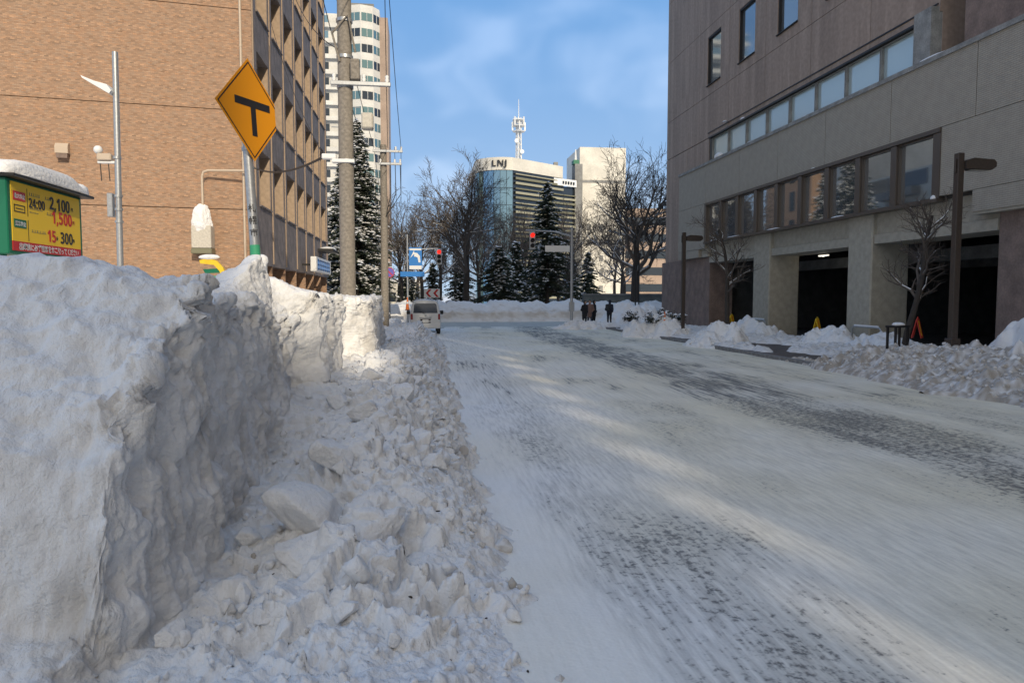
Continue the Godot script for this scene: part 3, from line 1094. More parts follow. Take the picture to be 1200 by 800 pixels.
	for k in 28:
		var y := 0.6 + k * 0.92
		for q in [[front0 + fd * 0.3, front1, 26.0], [front1 + (front2 - front1) * 0.04, front2, 23.8]]:
			if y > q[2] - 0.3:
				continue
			var s := Shape.new()
			var a: Vector2 = q[0]
			var b: Vector2 = q[1]
			var inn := [Vector3(a.x, y, a.y), Vector3(b.x, y, b.y)]
			var o := Vector3(fo.x, 0, fo.y) * 0.55
			var th := 0.42 if k % 3 else 0.2
			s.quad(inn[0] + o, inn[1] + o, inn[1] + o + Vector3.UP * th, inn[0] + o + Vector3.UP * th, o)
			s.quad(inn[0], inn[1], inn[1] + o, inn[0] + o, Vector3.DOWN)
			s.quad(inn[0] + Vector3.UP * th, inn[1] + Vector3.UP * th, inn[1] + o + Vector3.UP * th, inn[0] + o + Vector3.UP * th, Vector3.UP)
			part("louver", s, M.louver_pale if k % 2 else M.louver_dark, g)
	# letters on the roof band, over the curved corner
	var lt := lettering("LNJ", 1.15, 0.1)
	var lm := put("lettering", lt, M.sign_black, g)
	lm.position = Vector3(15.3, 27.4, 0.3)
	lm.rotation.y = -0.32
	lm.scale = Vector3(1.25, 1, 1)
	var blue := Shape.new()
	blue.disc(Vector3(12.05, 27.3, -2.35), Vector3(-0.75, 0, 0.66), 0.45)
	part("emblem", blue, M.blue_paint, g)
	# the lower roof sign
	var bsn := Shape.new()
	bsn.quad(Vector3(27.2, 24.6, -6.55), Vector3(32.6, 24.6, -9.75), Vector3(32.6, 26.0, -9.75), Vector3(27.2, 26.0, -6.55), Vector3(0.4, 0, 1))
	part("sign_band", bsn, M.white_paint, g)
	for k in 5:
		var mk := Shape.new()
		mk.box(Vector3(-0.28, -0.3, 0), Vector3(0.28, 0.3, 0.04), Transform3D(Basis(Vector3.UP, -0.535), Vector3(29.3 + k * 0.62, 25.25, -7.72 - k * 0.368)))
		part("sign_mark", mk, M.navy_glass, g)
	# roof clutter and the mast
	for q in [[14.5, 0.9, 0.9], [16.5, 1.2, 1.4], [22.5, 0.6, 0.7], [27.5, 0.8, 0.8]]:
		box_part("roof_unit", Vector3(q[0], 28.6, -9), Vector3(q[0] + q[1], 28.6 + q[2], -8), M.grey_wall, g)
	var mast := thing("antenna_mast", "white antenna mast with dishes on the glass office roof", "mast", Vector3(19.9, 28.6, -146))
	var ms := Shape.new()
	for c in 4:
		var ca := TAU * c / 4.0 + 0.4
		ms.tube([Vector3(cos(ca) * 0.55, 0, sin(ca) * 0.55), Vector3(cos(ca) * 0.45, 9.0, sin(ca) * 0.45)], [0.14, 0.12], 5)
		for k in 8:
			var cb := TAU * (c + 1) / 4.0 + 0.4
			ms.tube([Vector3(cos(ca) * 0.52, k * 1.1, sin(ca) * 0.52), Vector3(cos(cb) * 0.5, k * 1.1 + 1.1, sin(cb) * 0.5)], [0.07, 0.07], 4)
	part("lattice", ms, M.white_paint, mast)
	var tip := Shape.new()
	tip.tube([Vector3(0, 8.5, 0), Vector3(0, 12.6, 0)], [0.1, 0.05], 6)
	part("tip", tip, M.white_paint, mast)
	for k in 3:
		var pl := Shape.new()
		pl.tube([Vector3(0, 6.2 + k * 1.1, 0), Vector3(0, 6.3 + k * 1.1, 0)], [1.25, 1.25], 12)
		part("platform", pl, M.white_paint, mast)
	for k in 8:
		var a := TAU * k / 8.0
		var an := Shape.new()
		an.cbox(Vector3(-0.16, 0, -0.1), Vector3(0.16, 1.7, 0.1), 0.03, Transform3D(Basis(Vector3.UP, -a), Vector3(cos(a) * 1.25, 6.4 + (k % 2) * 0.9, sin(a) * 1.25)))
		part("antenna", an, M.white_paint, mast)
	for q in [[0.6, 2.2], [-0.5, 4.3]]:
		var di := Shape.new()
		di.tube([Vector3(q[0], q[1], 0.5), Vector3(q[0], q[1], 0.75)], [0.42, 0.42], 12)
		part("dish", di, M.white_paint, mast)

	# cream tower beyond the park, and its neighbours
	var c := thing("cream_tower", "tall cream building standing behind the big bare tree", "building", Vector3(0, 0, -155))
	box_part("wall", Vector3(34.4, -0.3, -14), Vector3(44.6, 34.0, 0), M.cream_wall, c)
	box_part("parapet_line", Vector3(34.35, 26.5, 0.0), Vector3(44.65, 27.0, 0.15), M.grey_wall, c)
	for k in 5:
		for q in 2:
			box_part("window", Vector3(36.0 + q * 2.8, 3.0 + k * 3.3, 0.0), Vector3(36.9 + q * 2.8, 4.3 + k * 3.3, 0.06), M.grey_wall, c)
	var e := thing("tan_block", "tan block with a flat roof behind the bare branches", "building", Vector3(0, 0, -162))
	box_part("wall", Vector3(46.5, -0.3, -12), Vector3(66, 22.0, 0), M.tan_wall, e)
	for k in 5:
		box_part("window_band", Vector3(46.8, 3.0 + k * 3.8, 0.0), Vector3(65.7, 4.8 + k * 3.8, 0.07), M.navy_glass, e)
	var st := thing("stair_shaft", "slim grey stair shaft with a lamp between two offices", "building", Vector3(0, 0, -150))
	box_part("shaft", Vector3(32.3, -0.3, -3), Vector3(33.9, 29.5, 0), M.grey_wall, st)
	box_part("head", Vector3(32.0, 29.5, -2), Vector3(33.2, 30.3, 0), M.sign_green, st)
	var tip2 := Shape.new()
	tip2.tube([Vector3(32.6, 30.3, -1), Vector3(32.6, 32.6, -1)], [0.3, 0.1], 6)
	part("tip", tip2, M.white_paint, st)
	var low := thing("low_house", "low cream house lit by the sun beyond the trees", "house", Vector3(0, 0, -112))
	box_part("wall", Vector3(-9, -0.3, -8), Vector3(0.6, 4.2, 0), M.cream_wall, low)
	box_part("roof", Vector3(-9.4, 4.2, -8.4), Vector3(1.0, 4.6, 0.4), M.plain_snow, low)
	for k in 3:
		box_part("window", Vector3(-7.5 + k * 2.6, 1.2, 0.0), Vector3(-6.2 + k * 2.6, 2.6, 0.05), M.navy_glass, low)
	var pw := thing("park_wall", "long grey-green park wall behind the people", "wall", Vector3(0, 0, -66.5))
	box_part("wall", Vector3(15.2, -0.3, -0.6), Vector3(25, 2.15, 0), M.park_wall, pw)
	box_part("coping", Vector3(15.1, 2.15, -0.7), Vector3(25.1, 2.3, 0.1), M.grey_wall, pw)

	# what the mirrored windows look at: blocks round the corner behind the brick building
	var w := thing("white_office", "white office with black AKO letters near its roof", "building", Vector3(0, 0, 0))
	slab("wall", -32, -13.5, -0.3, 21.0, 77.5, 83.5, M.white_wall, w)
	for k in 4:
		slab("window_band", -13.5, -13.44, 2.5 + k * 3.2, 4.0 + k * 3.2, 78, 83, M.navy_glass, w)
	var ak := put("lettering", lettering("AKO", 1.5, 0.12), M.blue_paint, w)
	ak.position = Vector3(-13.35, 16.4, -80.5)
	ak.rotation.y = PI / 2
	var w2 := thing("pale_flats", "pale flats with dark balconies beside the white office", "building")
	slab("wall", -34, -15.0, -0.3, 14.5, 64.0, 76.5, M.cream_wall, w2)
	for k in 4:
		slab("balcony", -15.0, -14.0, 2.6 + k * 3.1, 3.4 + k * 3.1, 66.0, 72.0, M.grey_wall, w2)
		slab("window_band", -15.0, -14.94, 3.5 + k * 3.1, 5.0 + k * 3.1, 65.0, 75.5, M.navy_glass, w2)
	var w3 := thing("brick_flats", "brown brick flats with narrow windows behind the white office", "building")
	slab("wall", -30, -12.5, -0.3, 24.0, 84.5, 94.0, M.brick, w3)
	for k in 6:
		for q in 2:
			slab("window", -12.5, -12.44, 2.2 + k * 3.5, 4.6 + k * 3.5, 86.4 + q * 3.6, 87.6 + q * 3.6, M.navy_glass, w3)

# ---------------------------------------------------------------- snow

var ico_cache := {}

func ico(level: int) -> Array:
	if ico_cache.has(level):
		return ico_cache[level]
	var t := (1.0 + sqrt(5.0)) / 2.0
	var v := PackedVector3Array()
	for p in [[-1, t, 0], [1, t, 0], [-1, -t, 0], [1, -t, 0], [0, -1, t], [0, 1, t], [0, -1, -t], [0, 1, -t], [t, 0, -1], [t, 0, 1], [-t, 0, -1], [-t, 0, 1]]:
		v.append(Vector3(p[0], p[1], p[2]).normalized())
	var f := PackedInt32Array([0, 11, 5, 0, 5, 1, 0, 1, 7, 0, 7, 10, 0, 10, 11, 1, 5, 9, 5, 11, 4, 11, 10, 2, 10, 7, 6, 7, 1, 8, 3, 9, 4, 3, 4, 2, 3, 2, 6, 3, 6, 8, 3, 8, 9, 4, 9, 5, 2, 4, 11, 6, 2, 10, 8, 6, 7, 9, 8, 1])
	for l in level:
		var mids := {}
		var nf := PackedInt32Array()
		for k in range(0, f.size(), 3):
			var m := [0, 0, 0]
			for e in 3:
				var a := f[k + e]
				var b := f[k + (e + 1) % 3]
				var key := mini(a, b) * 100000 + maxi(a, b)
				if not mids.has(key):
					v.append(((v[a] + v[b]) * 0.5).normalized())
					mids[key] = v.size() - 1
				m[e] = mids[key]
			for q in [f[k], m[0], m[2], f[k + 1], m[1], m[0], f[k + 2], m[2], m[1], m[0], m[1], m[2]]:
				nf.append(q)
		f = nf
	ico_cache[level] = [v, f]
	return ico_cache[level]

func smoothed(v: PackedVector3Array, idx: PackedInt32Array, colours := PackedColorArray()) -> ArrayMesh:
	var arrays := []
	arrays.resize(Mesh.ARRAY_MAX)
	arrays[Mesh.ARRAY_VERTEX] = v
	arrays[Mesh.ARRAY_INDEX] = idx
	if colours.size():
		arrays[Mesh.ARRAY_COLOR] = colours
	var st := SurfaceTool.new()
	st.create_from_arrays(arrays)
	st.generate_normals()
	return st.commit()

# a lump of snow: a ball cut by a few flat breaks and roughened
func lump_shape(size: Vector3, seed_: int, level := 2, rough := 0.2, cuts := 0, tint := Color(0.88, 0.875, 0.86), dirt := 0.0) -> Shape:
	var r := RandomNumberGenerator.new()
	r.seed = seed_ * 31 + 7
	var f := noise(seed_, 1.1, 4, FastNoiseLite.TYPE_SIMPLEX_SMOOTH, 0.55)
	var planes := []
	for k in cuts:
		planes.append([Vector3(r.randfn(), r.randfn(), r.randfn()).normalized(), r.randf_range(0.45, 0.8)])
	var g := ico(level)
	var s := Shape.new()
	s.use_colour = true
	var pos := PackedVector3Array()
	for d: Vector3 in g[0]:
		var rad := 1.0
		for p in planes:
			var q: float = d.dot(p[0])
			if q > 0.05:
				rad = minf(rad, p[1] / q)
		rad += f.get_noise_3dv(d * 1.6) * rough + f.get_noise_3dv(d * 5.0) * rough * 0.35
		pos.append(d * rad * size)
	var nrm := PackedVector3Array()
	nrm.resize(pos.size())
	var ix: PackedInt32Array = g[1]
	for k in range(0, ix.size(), 3):
		var n := (pos[ix[k + 1]] - pos[ix[k]]).cross(pos[ix[k + 2]] - pos[ix[k]])
		if n.dot(pos[ix[k]]) < 0.0:
			n = -n
		for e in 3:
			nrm[ix[k + e]] += n
	for k in pos.size():
		var dd := clampf(f.get_noise_3dv(pos[k] * 3.0 + Vector3(9, 9, 9)) * 2.0 + dirt, 0.0, 1.0) * dirt
		s.colour = tint.lerp(Color(0.46, 0.40, 0.33), dd)
		s.add(pos[k], nrm[k].normalized())
	for k in range(0, ix.size(), 3):
		s.face(ix[k], ix[k + 1], ix[k + 2])
	return s

# cross-section of the ploughed snow at distance d:
# d, far-left height, top (x, y), wall edge (x, y), wall foot (x, y), trench (x, y), pile crest (x, y), shoulder (x, y), toe x
const SECTION := [
	[1.00, 0.35, -2.90, 0.30, -1.80, 0.18, -1.66, 0.10, -1.25, 0.10, -0.60, 0.13, 0.20, 0.07, 0.66],
	[3.60, 0.40, -2.90, 0.30, -1.80, 0.18, -1.66, 0.10, -1.25, 0.12, -0.60, 0.17, 0.22, 0.09, 0.66],
	[3.98, 0.60, -2.90, 0.50, -1.80, 0.26, -1.66, 0.11, -1.25, 0.13, -0.60, 0.20, 0.24, 0.11, 0.67],
	[4.10, 1.04, -2.90, 0.93, -1.66, 0.87, -1.63, 0.12, -1.25, 0.14, -0.58, 0.22, 0.25, 0.12, 0.67],
	[4.22, 1.39, -2.90, 1.28, -1.68, 1.15, -1.52, 0.13, -1.25, 0.15, -0.58, 0.24, 0.25, 0.13, 0.68],
	[4.50, 1.75, -2.90, 1.60, -1.64, 1.47, -1.52, 0.14, -1.25, 0.17, -0.56, 0.28, 0.25, 0.15, 0.69],
	[5.00, 2.15, -2.80, 2.02, -1.62, 1.85, -1.51, 0.18, -1.25, 0.22, -0.52, 0.37, 0.25, 0.20, 0.68],
	[5.45, 2.35, -2.50, 2.28, -1.60, 2.13, -1.50, 0.22, -1.22, 0.28, -0.50, 0.47, 0.24, 0.26, 0.67],
	[5.75, 2.35, -2.40, 2.31, -1.60, 2.19, -1.50, 0.26, -1.20, 0.33, -0.48, 0.56, 0.24, 0.31, 0.67],
	[5.95, 1.75, -2.10, 2.12, -1.62, 2.04, -1.50, 0.29, -1.18, 0.38, -0.46, 0.62, 0.22, 0.35, 0.66],
	[6.90, 1.75, -2.10, 2.12, -1.60, 2.08, -1.50, 0.41, -1.15, 0.52, -0.40, 0.90, 0.20, 0.46, 0.65],
	[7.70, 1.75, -2.10, 2.12, -1.60, 1.98, -1.50, 0.66, -1.10, 0.72, -0.36, 1.00, 0.20, 0.55, 0.65],
	[8.15, 1.95, -1.80, 2.42, -1.60, 1.86, -1.50, 0.86, -1.05, 0.82, -0.34, 1.02, 0.20, 0.58, 0.65],
	[8.45, 2.00, -1.72, 2.52, -1.62, 1.74, -1.52, 0.96, -1.05, 0.88, -0.32, 1.03, 0.20, 0.59, 0.65],
	[8.75, 2.00, -1.78, 2.52, -1.62, 1.60, -1.66, 1.05, -1.05, 0.92, -0.30, 1.04, 0.20, 0.60, 0.65],
	[9.15, 1.75, -1.95, 2.38, -1.55, 1.85, -1.58, 1.05, -1.00, 0.95, -0.30, 1.05, 0.20, 0.60, 0.65],
	[9.35, 1.85, -1.95, 2.32, -1.29, 2.06, -1.22, 1.04, -0.92, 0.98, -0.30, 1.06, 0.20, 0.60, 0.65],
	[10.50, 1.85, -2.00, 2.25, -1.27, 2.08, -1.23, 1.02, -0.92, 0.98, -0.30, 1.08, 0.20, 0.61, 0.66],
	[11.90, 1.85, -2.00, 2.18, -1.30, 2.02, -1.26, 0.95, -0.95, 0.92, -0.33, 1.02, 0.20, 0.60, 0.67],
	[12.30, 1.85, -2.20, 2.15, -1.55, 1.98, -1.60, 0.88, -1.00, 0.86, -0.38, 0.96, 0.20, 0.58, 0.68],
	[13.80, 1.85, -2.30, 2.14, -1.72, 2.00, -1.76, 0.84, -1.10, 0.80, -0.45, 0.86, 0.20, 0.55, 0.70],
	[15.40, 1.85, -2.30, 2.12, -1.70, 2.02, -1.74, 0.84, -1.10, 0.82, -0.40, 0.92, 0.22, 0.56, 0.72],
	[15.80, 1.85, -2.20, 2.12, -1.03, 2.00, -0.96, 0.88, -0.75, 0.86, -0.32, 0.96, 0.24, 0.56, 0.73],
	[18.50, 1.85, -2.20, 2.08, -1.00, 2.02, -0.96, 0.88, -0.75, 0.86, -0.28, 0.98, 0.28, 0.56, 0.76],
	[20.00, 1.85, -2.20, 2.00, -1.07, 1.90, -1.02, 0.86, -0.78, 0.84, -0.25, 0.98, 0.30, 0.55, 0.78],
	[20.80, 1.85, -2.20, 1.60, -1.40, 1.45, -1.45, 0.82, -0.90, 0.82, -0.22, 0.97, 0.32, 0.54, 0.80],
	[25.00, 1.60, -2.40, 1.30, -1.50, 1.15, -1.55, 0.80, -0.90, 0.78, -0.10, 0.92, 0.42, 0.50, 0.92],
	[31.00, 1.40, -2.60, 1.20, -1.60, 1.10, -1.65, 0.75, -0.90, 0.72, -0.05, 0.86, 0.50, 0.46, 1.04],
	[36.00, 1.30, -2.80, 1.10, -1.70, 1.00, -1.75, 0.70, -1.00, 0.66, -0.10, 0.78, 0.40, 0.42, 0.92],
	[38.20, 1.30, -2.80, 1.10, -1.70, 1.00, -1.75, 0.68, -1.20, 0.62, -0.40, 0.66, 0.00, 0.40, 0.45],
	[39.40, 1.30, -2.80, 1.10, -1.80, 1.00, -1.85, 0.70, -1.50, 0.66, -1.20, 0.64, -0.95, 0.40, -0.75],
	[46.00, 1.30, -2.80, 1.20, -1.90, 1.10, -1.95, 0.70, -1.60, 0.64, -1.35, 0.60, -1.10, 0.36, -0.85],
	[49.00, 0.90, -2.90, 0.80, -2.10, 0.70, -2.15, 0.40, -1.90, 0.36, -1.60, 0.32, -1.35, 0.20, -1.10],
	[51.00, 0.05, -2.90, 0.05, -2.30, 0.04, -2.35, 0.03, -2.10, 0.03, -1.90, 0.02, -1.70, 0.02, -1.50],
]

func section_at(d: float) -> PackedVector2Array:
	var k := 0
	while k < SECTION.size() - 2 and SECTION[k + 1][0] < d:
		k += 1
	var a: Array = SECTION[k]
	var b: Array = SECTION[k + 1]
	var t := clampf((d - a[0]) / (b[0] - a[0]), 0.0, 1.0)
	t = lerpf(t, t * t * (3.0 - 2.0 * t), 0.5)
	var q := []
	for e in a.size():
		q.append(lerpf(a[e], b[e], t))
	var x0 := -9.0 if d < 26.5 else -5.84
	var drop := smoothstep(5.7, 6.2, d)
	var x1: float = q[2] - 0.85
	var side := Vector2(x1, lerpf(lerpf(q[1], q[3], (x1 - x0) / (q[2] - x0)), minf(q[1] + 0.03, q[3]), drop))
	return PackedVector2Array([Vector2(x0, q[1]), side, Vector2(q[2], q[3]), Vector2(q[4], q[5]), Vector2(q[6], q[7]), Vector2(q[8], q[9]), Vector2(q[10], q[11]), Vector2(q[12], q[13]), Vector2(q[14], 0.0), Vector2(q[14] + 0.5, -0.12)])

func build_snow_wall() -> void:
	var per := [20, 20, 70, 130, 26, 56, 52, 44, 10]     # points along each stretch of the section
	var cols := 1
	for p in per:
		cols += p
	var ds := PackedFloat32Array()
	var d := 1.0
	while d < 51.0:
		ds.append(d)
		if d < 3.5:
			d += 0.06
		elif d < 4.6:
			d += 0.014
		elif d < 8.4:
			d += 0.019
		elif d < 9.5 or (d > 11.85 and d < 12.4) or (d > 15.35 and d < 15.9):
			d += 0.013
		else:
			d += 0.022 + maxf(d - 9.6, 0.0) * 0.0085
	ds.append(51.0)
	var rows := ds.size()
	var lows := noise(401, 0.55, 3)
	var mids := noise(402, 2.6, 4, FastNoiseLite.TYPE_SIMPLEX_SMOOTH, 0.5)
	var clod := noise(403, 2.9, 1, FastNoiseLite.TYPE_CELLULAR)
	var clod2 := noise(404, 7.5, 1, FastNoiseLite.TYPE_CELLULAR)
	var slabs := noise(403, 2.9, 1, FastNoiseLite.TYPE_CELLULAR)
	var slabs2 := noise(404, 7.5, 1, FastNoiseLite.TYPE_CELLULAR)
	for q in [clod, clod2]:
		q.cellular_return_type = FastNoiseLite.RETURN_DISTANCE2_SUB
	for q in [slabs, slabs2]:
		q.cellular_return_type = FastNoiseLite.RETURN_CELL_VALUE
	var fine := noise(406, 16.0, 3)
	var dirt := noise(407, 1.4, 5, FastNoiseLite.TYPE_SIMPLEX_SMOOTH, 0.6)
	var crack := noise(408, 0.9, 3)
	var ridge := noise(409, 0.75, 3)
	ridge.fractal_type = FastNoiseLite.FRACTAL_RIDGED
	var base := PackedVector3Array()
	base.resize(rows * cols)
	for j in rows:
		var sec := section_at(ds[j])
		# the edges wander along the street
		for e in range(1, 9):
			sec[e].x += lows.get_noise_2d(ds[j] * 1.7, e * 31.0) * (0.10 if e < 5 else 0.16) + lows.get_noise_2d(ds[j] * 6.0, e * 11.0 + 200.0) * (0.07 if e < 5 else 0.10)
			if e < 8:
				sec[e].y += lows.get_noise_2d(ds[j] * 2.1 + 500.0, e * 17.0) * 0.10 * clampf(sec[e].y, 0.0, 1.0)
		var line := PackedVector2Array()
		for e in 9:
			for q in per[e]:
				line.append(sec[e].lerp(sec[e + 1], float(q) / per[e]))
		line.append(sec[9])
		for pass_ in 5:
			var prev := line[0]
			for k in range(1, cols - 1):
				var cur := line[k]
				line[k] = (prev + cur * 2.0 + line[k + 1]) * 0.25
				prev = cur
		for k in cols:
			base[j * cols + k] = Vector3(line[k].x, line[k].y, -ds[j])
	var weight := PackedFloat32Array()                # 0 on the packed wall, 1 on the tumbled pile
	weight.resize(cols)
	var face_w := PackedFloat32Array()                # 1 on the cut face
	face_w.resize(cols)
	var edge_w := PackedFloat32Array()                # 1 along the broken top edge of the wall
	edge_w.resize(cols)
	for k in cols:
		edge_w[k] = exp(-pow((k - (per[0] + per[1] + per[2] + 4)) / 17.0, 2.0))
	var at := 0
	for e in 9:
		for q in per[e]:
			var t: float = float(q) / per[e]
			weight[at] = [0.0, 0.0, 0.0, 0.0, t, 1.0, 1.0, lerpf(1.0, 0.6, t), lerpf(0.6, 0.3, t)][e]
			face_w[at] = [0.0, 0.0, smoothstep(0.75, 1.0, t), 1.0, 1.0 - t, 0.0, 0.0, 0.0, 0.0][e]
			at += 1
	weight[cols - 1] = 0.2
	var pos := PackedVector3Array()
	pos.resize(rows * cols)
	var col := PackedColorArray()
	col.resize(rows * cols)
	var white := Color(0.885, 0.88, 0.865)
	var tan := Color(0.54, 0.50, 0.44)
	var grey := Color(0.62, 0.615, 0.605)
	var drop_at := PackedVector3Array()
	var drop_n := PackedVector3Array()
	for j in rows:
		var j0 := maxi(j - 1, 0)
		var j1 := mini(j + 1, rows - 1)
		for k in cols:
			var p := base[j * cols + k]
			var du := base[j * cols + mini(k + 1, cols - 1)] - base[j * cols + maxi(k - 1, 0)]
			var dv := base[j1 * cols + k] - base[j0 * cols + k]
			var n := du.cross(dv)
			n = n.normalized() if n.length_squared() > 1e-12 else Vector3.UP
			if n.y < -0.3:
				n = -n
			if n.dot(Vector3(0.5, 1, 0.6)) < 0.0:
				n = -n
			var w := weight[k]
			var fw := face_w[k]
			var off := mids.get_noise_3dv(p) * lerpf(0.045, 0.075, w)
			off += crack.get_noise_3d(p.x * 2.0, p.y * 2.0, p.z * 2.0) * 0.07 * (1.0 - w)
			if fw > 0.0:
				# scraped face: shallow upright flutes and layers
				off += mids.get_noise_3d(p.x * 2.6, p.y * 0.30, p.z * 2.4) * 0.034 * fw
				off += mids.get_noise_3d(p.x * 6.0, p.y * 0.8 + 40.0, p.z * 6.0) * 0.015 * fw
			if w < 1.0:
				# slanting ledges where the packed snow has sheared
				var lay := (p.y * 1.0 + p.x * 0.55 + p.z * 0.25) * 3.6 + crack.get_noise_3dv(p) * 2.4
				var saw := lay - floorf(lay)
				off += (smoothstep(0.0, 0.10, saw) - saw) * 0.026 * (1.0 - w) * (1.0 - 0.75 * fw) * clampf(crack.get_noise_3dv(p * 1.4 + Vector3(30, 0, 0)) * 2.0 + 0.55, 0.0, 1.0)
			if w > 0.0:
				# broken slabs: each cell stands a little proud of or below its neighbours, with open joints
				var pw := p + Vector3(mids.get_noise_3dv(p * 1.3), mids.get_noise_3dv(p * 1.3 + Vector3(50, 0, 0)), mids.get_noise_3dv(p * 1.3 + Vector3(0, 50, 0))) * 0.16
				var loose := clampf(crack.get_noise_3dv(p * 1.1 + Vector3(0, 0, 60)) * 2.6 + 0.55, 0.05, 1.15) * w
				var j1_ := smoothstep(0.0, 0.30, clod.get_noise_3dv(pw) + 1.0)
				var j2_ := smoothstep(0.0, 0.40, clod2.get_noise_3dv(pw) + 1.0)
				off += (slabs.get_noise_3dv(pw) * 0.13 * j1_ - (1.0 - j1_) * 0.03) * loose
				off += (slabs2.get_noise_3dv(pw) * 0.024 * j2_ - (1.0 - j2_) * 0.010) * loose
				off += (mids.get_noise_3dv(p * 3.0) * 0.028 + mids.get_noise_3dv(p * 7.0) * 0.012) * w
			else:
				off += (smoothstep(0.0, 0.3, clod2.get_noise_3dv(p) + 1.0) - 1.0) * 0.004
			# broken edge of the wall, sharp creases, knobbly grain
			var ew := edge_w[k] * smoothstep(4.15, 4.7, ds[j])
			if ew > 0.02:
				off += (slabs.get_noise_3dv(p * 2.2) * 0.075 + slabs2.get_noise_3dv(p * 1.3) * 0.035) * ew
			if w < 0.6:
				off -= smoothstep(0.62, 0.92, ridge.get_noise_3dv(p)) * 0.035 * (1.0 - w)
				off += slabs.get_noise_3dv(p * 1.1 + Vector3(mids.get_noise_3dv(p), 0, 0) * 0.2) * 0.035 * fw * smoothstep(0.0, 0.25, clod.get_noise_3dv(p * 1.1 + Vector3(mids.get_noise_3dv(p), 0, 0) * 0.2) + 1.0)
				off += slabs2.get_noise_3dv(p * 0.8) * 0.012 * (1.0 - w) * clampf(crack.get_noise_3dv(p * 1.7 + Vector3(0, 90, 0)) * 3.0, 0.0, 1.0)
			off += fine.get_noise_3dv(p) * lerpf(0.008, 0.013, w)
			var toe := clampf(p.y / 0.12 + 0.3, 0.15, 1.0)
			p += n * off * toe
			pos[j * cols + k] = p
			# dirt: on the scraped face low down by the trench, along broken edges, in blotches on the pile
			var dn := dirt.get_noise_3d(p.x * 1.0, p.y * 0.55, p.z * 1.0)
			var dn2 := fine.get_noise_3dv(p * 0.6)
			var dd := clampf((dn + 0.22) * 1.9 + dn2 * 0.6 - 0.24, 0.0, 1.0) * fw * 0.55
			dd = maxf(dd, clampf(dn * 2.6 + dn2 * 1.0 - 0.66, 0.0, 1.0) * w * 0.7)
			dd = maxf(dd, clampf(dn * 2.4 + dn2 * 0.5 - 1.0, 0.0, 1.0) * (1.0 - w) * 0.45)
			var gg := clampf(dn2 * 0.8 + dn * 0.6 - 0.05, 0.0, 1.0) * lerpf(0.10, 0.20, w)
			col[j * cols + k] = white.lerp(grey, gg).lerp(tan, dd)
			if w > 0.3 and (j * 7 + k * 13) % 29 == 0:
				drop_at.append(p)
				drop_n.append(n)
	var idx := PackedInt32Array()
	idx.resize((rows - 1) * (cols - 1) * 6)
	var o := 0
	for j in rows - 1:
		for k in cols - 1:
			var a := j * cols + k
			var b := a + 1
			var c := a + cols
			var e := c + 1
			idx[o] = a; idx[o + 1] = c; idx[o + 2] = b
			idx[o + 3] = b; idx[o + 4] = c; idx[o + 5] = e
			o += 6
	var bank := put("snow_bank", smoothed(pos, idx, col), M.snow)
	tag(bank, "long ploughed snow bank with a cut upright wall beside the road", "snow bank")
	scatter_clods(drop_at, drop_n, 1800, bank, 0.0)
	# grit and bark flecks thrown up with the snow
	var gm := MultiMesh.new()
	gm.transform_format = MultiMesh.TRANSFORM_3D
	gm.mesh = lump_shape(Vector3(1.0, 0.5, 0.7), 930, 1, 0.2, 4, Color(1, 1, 1)).mesh()
	gm.instance_count = 130
	var gr := RandomNumberGenerator.new()
	gr.seed = 931
	for k in 130:
		var q := gr.randi_range(0, drop_at.size() - 1)
		while drop_at[q].z < -14.0:
			q = gr.randi_range(0, drop_at.size() - 1)
		var z := 0.003 + 0.010 * pow(gr.randf(), 3.0)
		var b0 := Basis.from_euler(Vector3(gr.randf() * TAU, gr.randf() * TAU, gr.randf() * TAU)) * Basis.from_scale(Vector3(z * gr.randf_range(1.0, 3.0), z, z))
		gm.set_instance_transform(k, Transform3D(b0, drop_at[q] + drop_n[q] * z * 0.6))
	var go := MultiMeshInstance3D.new()
	go.name = "grit"
	go.multimesh = gm
	go.material_override = M.bark
	bank.add_child(go, true)
	go.set_meta("kind", "stuff")
	# the larger broken blocks that lie loose on the pile
	var r := RandomNumberGenerator.new()
	r.seed = 440
	var picks := [[-0.85, 5.55, 0.46, 0.24, 0.34], [-0.35, 5.2, 0.36, 0.17, 0.2], [-0.82, 5.05, 0.24, 0.15, 0.20], [-0.42, 5.3, 0.20, 0.14, 0.15], [-1.15, 4.72, 0.15, 0.09, 0.10], [-0.25, 4.75, 0.12, 0.08, 0.10], [-0.95, 4.35, 0.10, 0.07, 0.09], [-0.1, 5.9, 0.17, 0.12, 0.15], [-0.75, 6.5, 0.26, 0.18, 0.22], [0.12, 6.8, 0.16, 0.12, 0.14], [-0.55, 7.5, 0.24, 0.18, 0.24], [-0.2, 8.4, 0.2, 0.16, 0.2], [-0.9, 8.3, 0.18, 0.14, 0.16], [0.3, 5.05, 0.09, 0.06, 0.08], [-0.62, 9.6, 0.22, 0.16, 0.2], [-0.1, 10.2, 0.2, 0.14, 0.2], [-0.7, 11.4, 0.22, 0.17, 0.2], [-0.3, 12.2, 0.2, 0.15, 0.2], [-1.0, 13.4, 0.22, 0.16, 0.22], [-0.5, 14.2, 0.18, 0.14, 0.2], [0.35, 7.6, 0.1, 0.08, 0.1], [-1.3, 5.5, 0.13, 0.1, 0.12], [-1.2, 6.3, 0.15, 0.11, 0.13], [-0.45, 4.3, 0.11, 0.07, 0.1], [-1.42, 4.25, 0.13, 0.10, 0.11]]
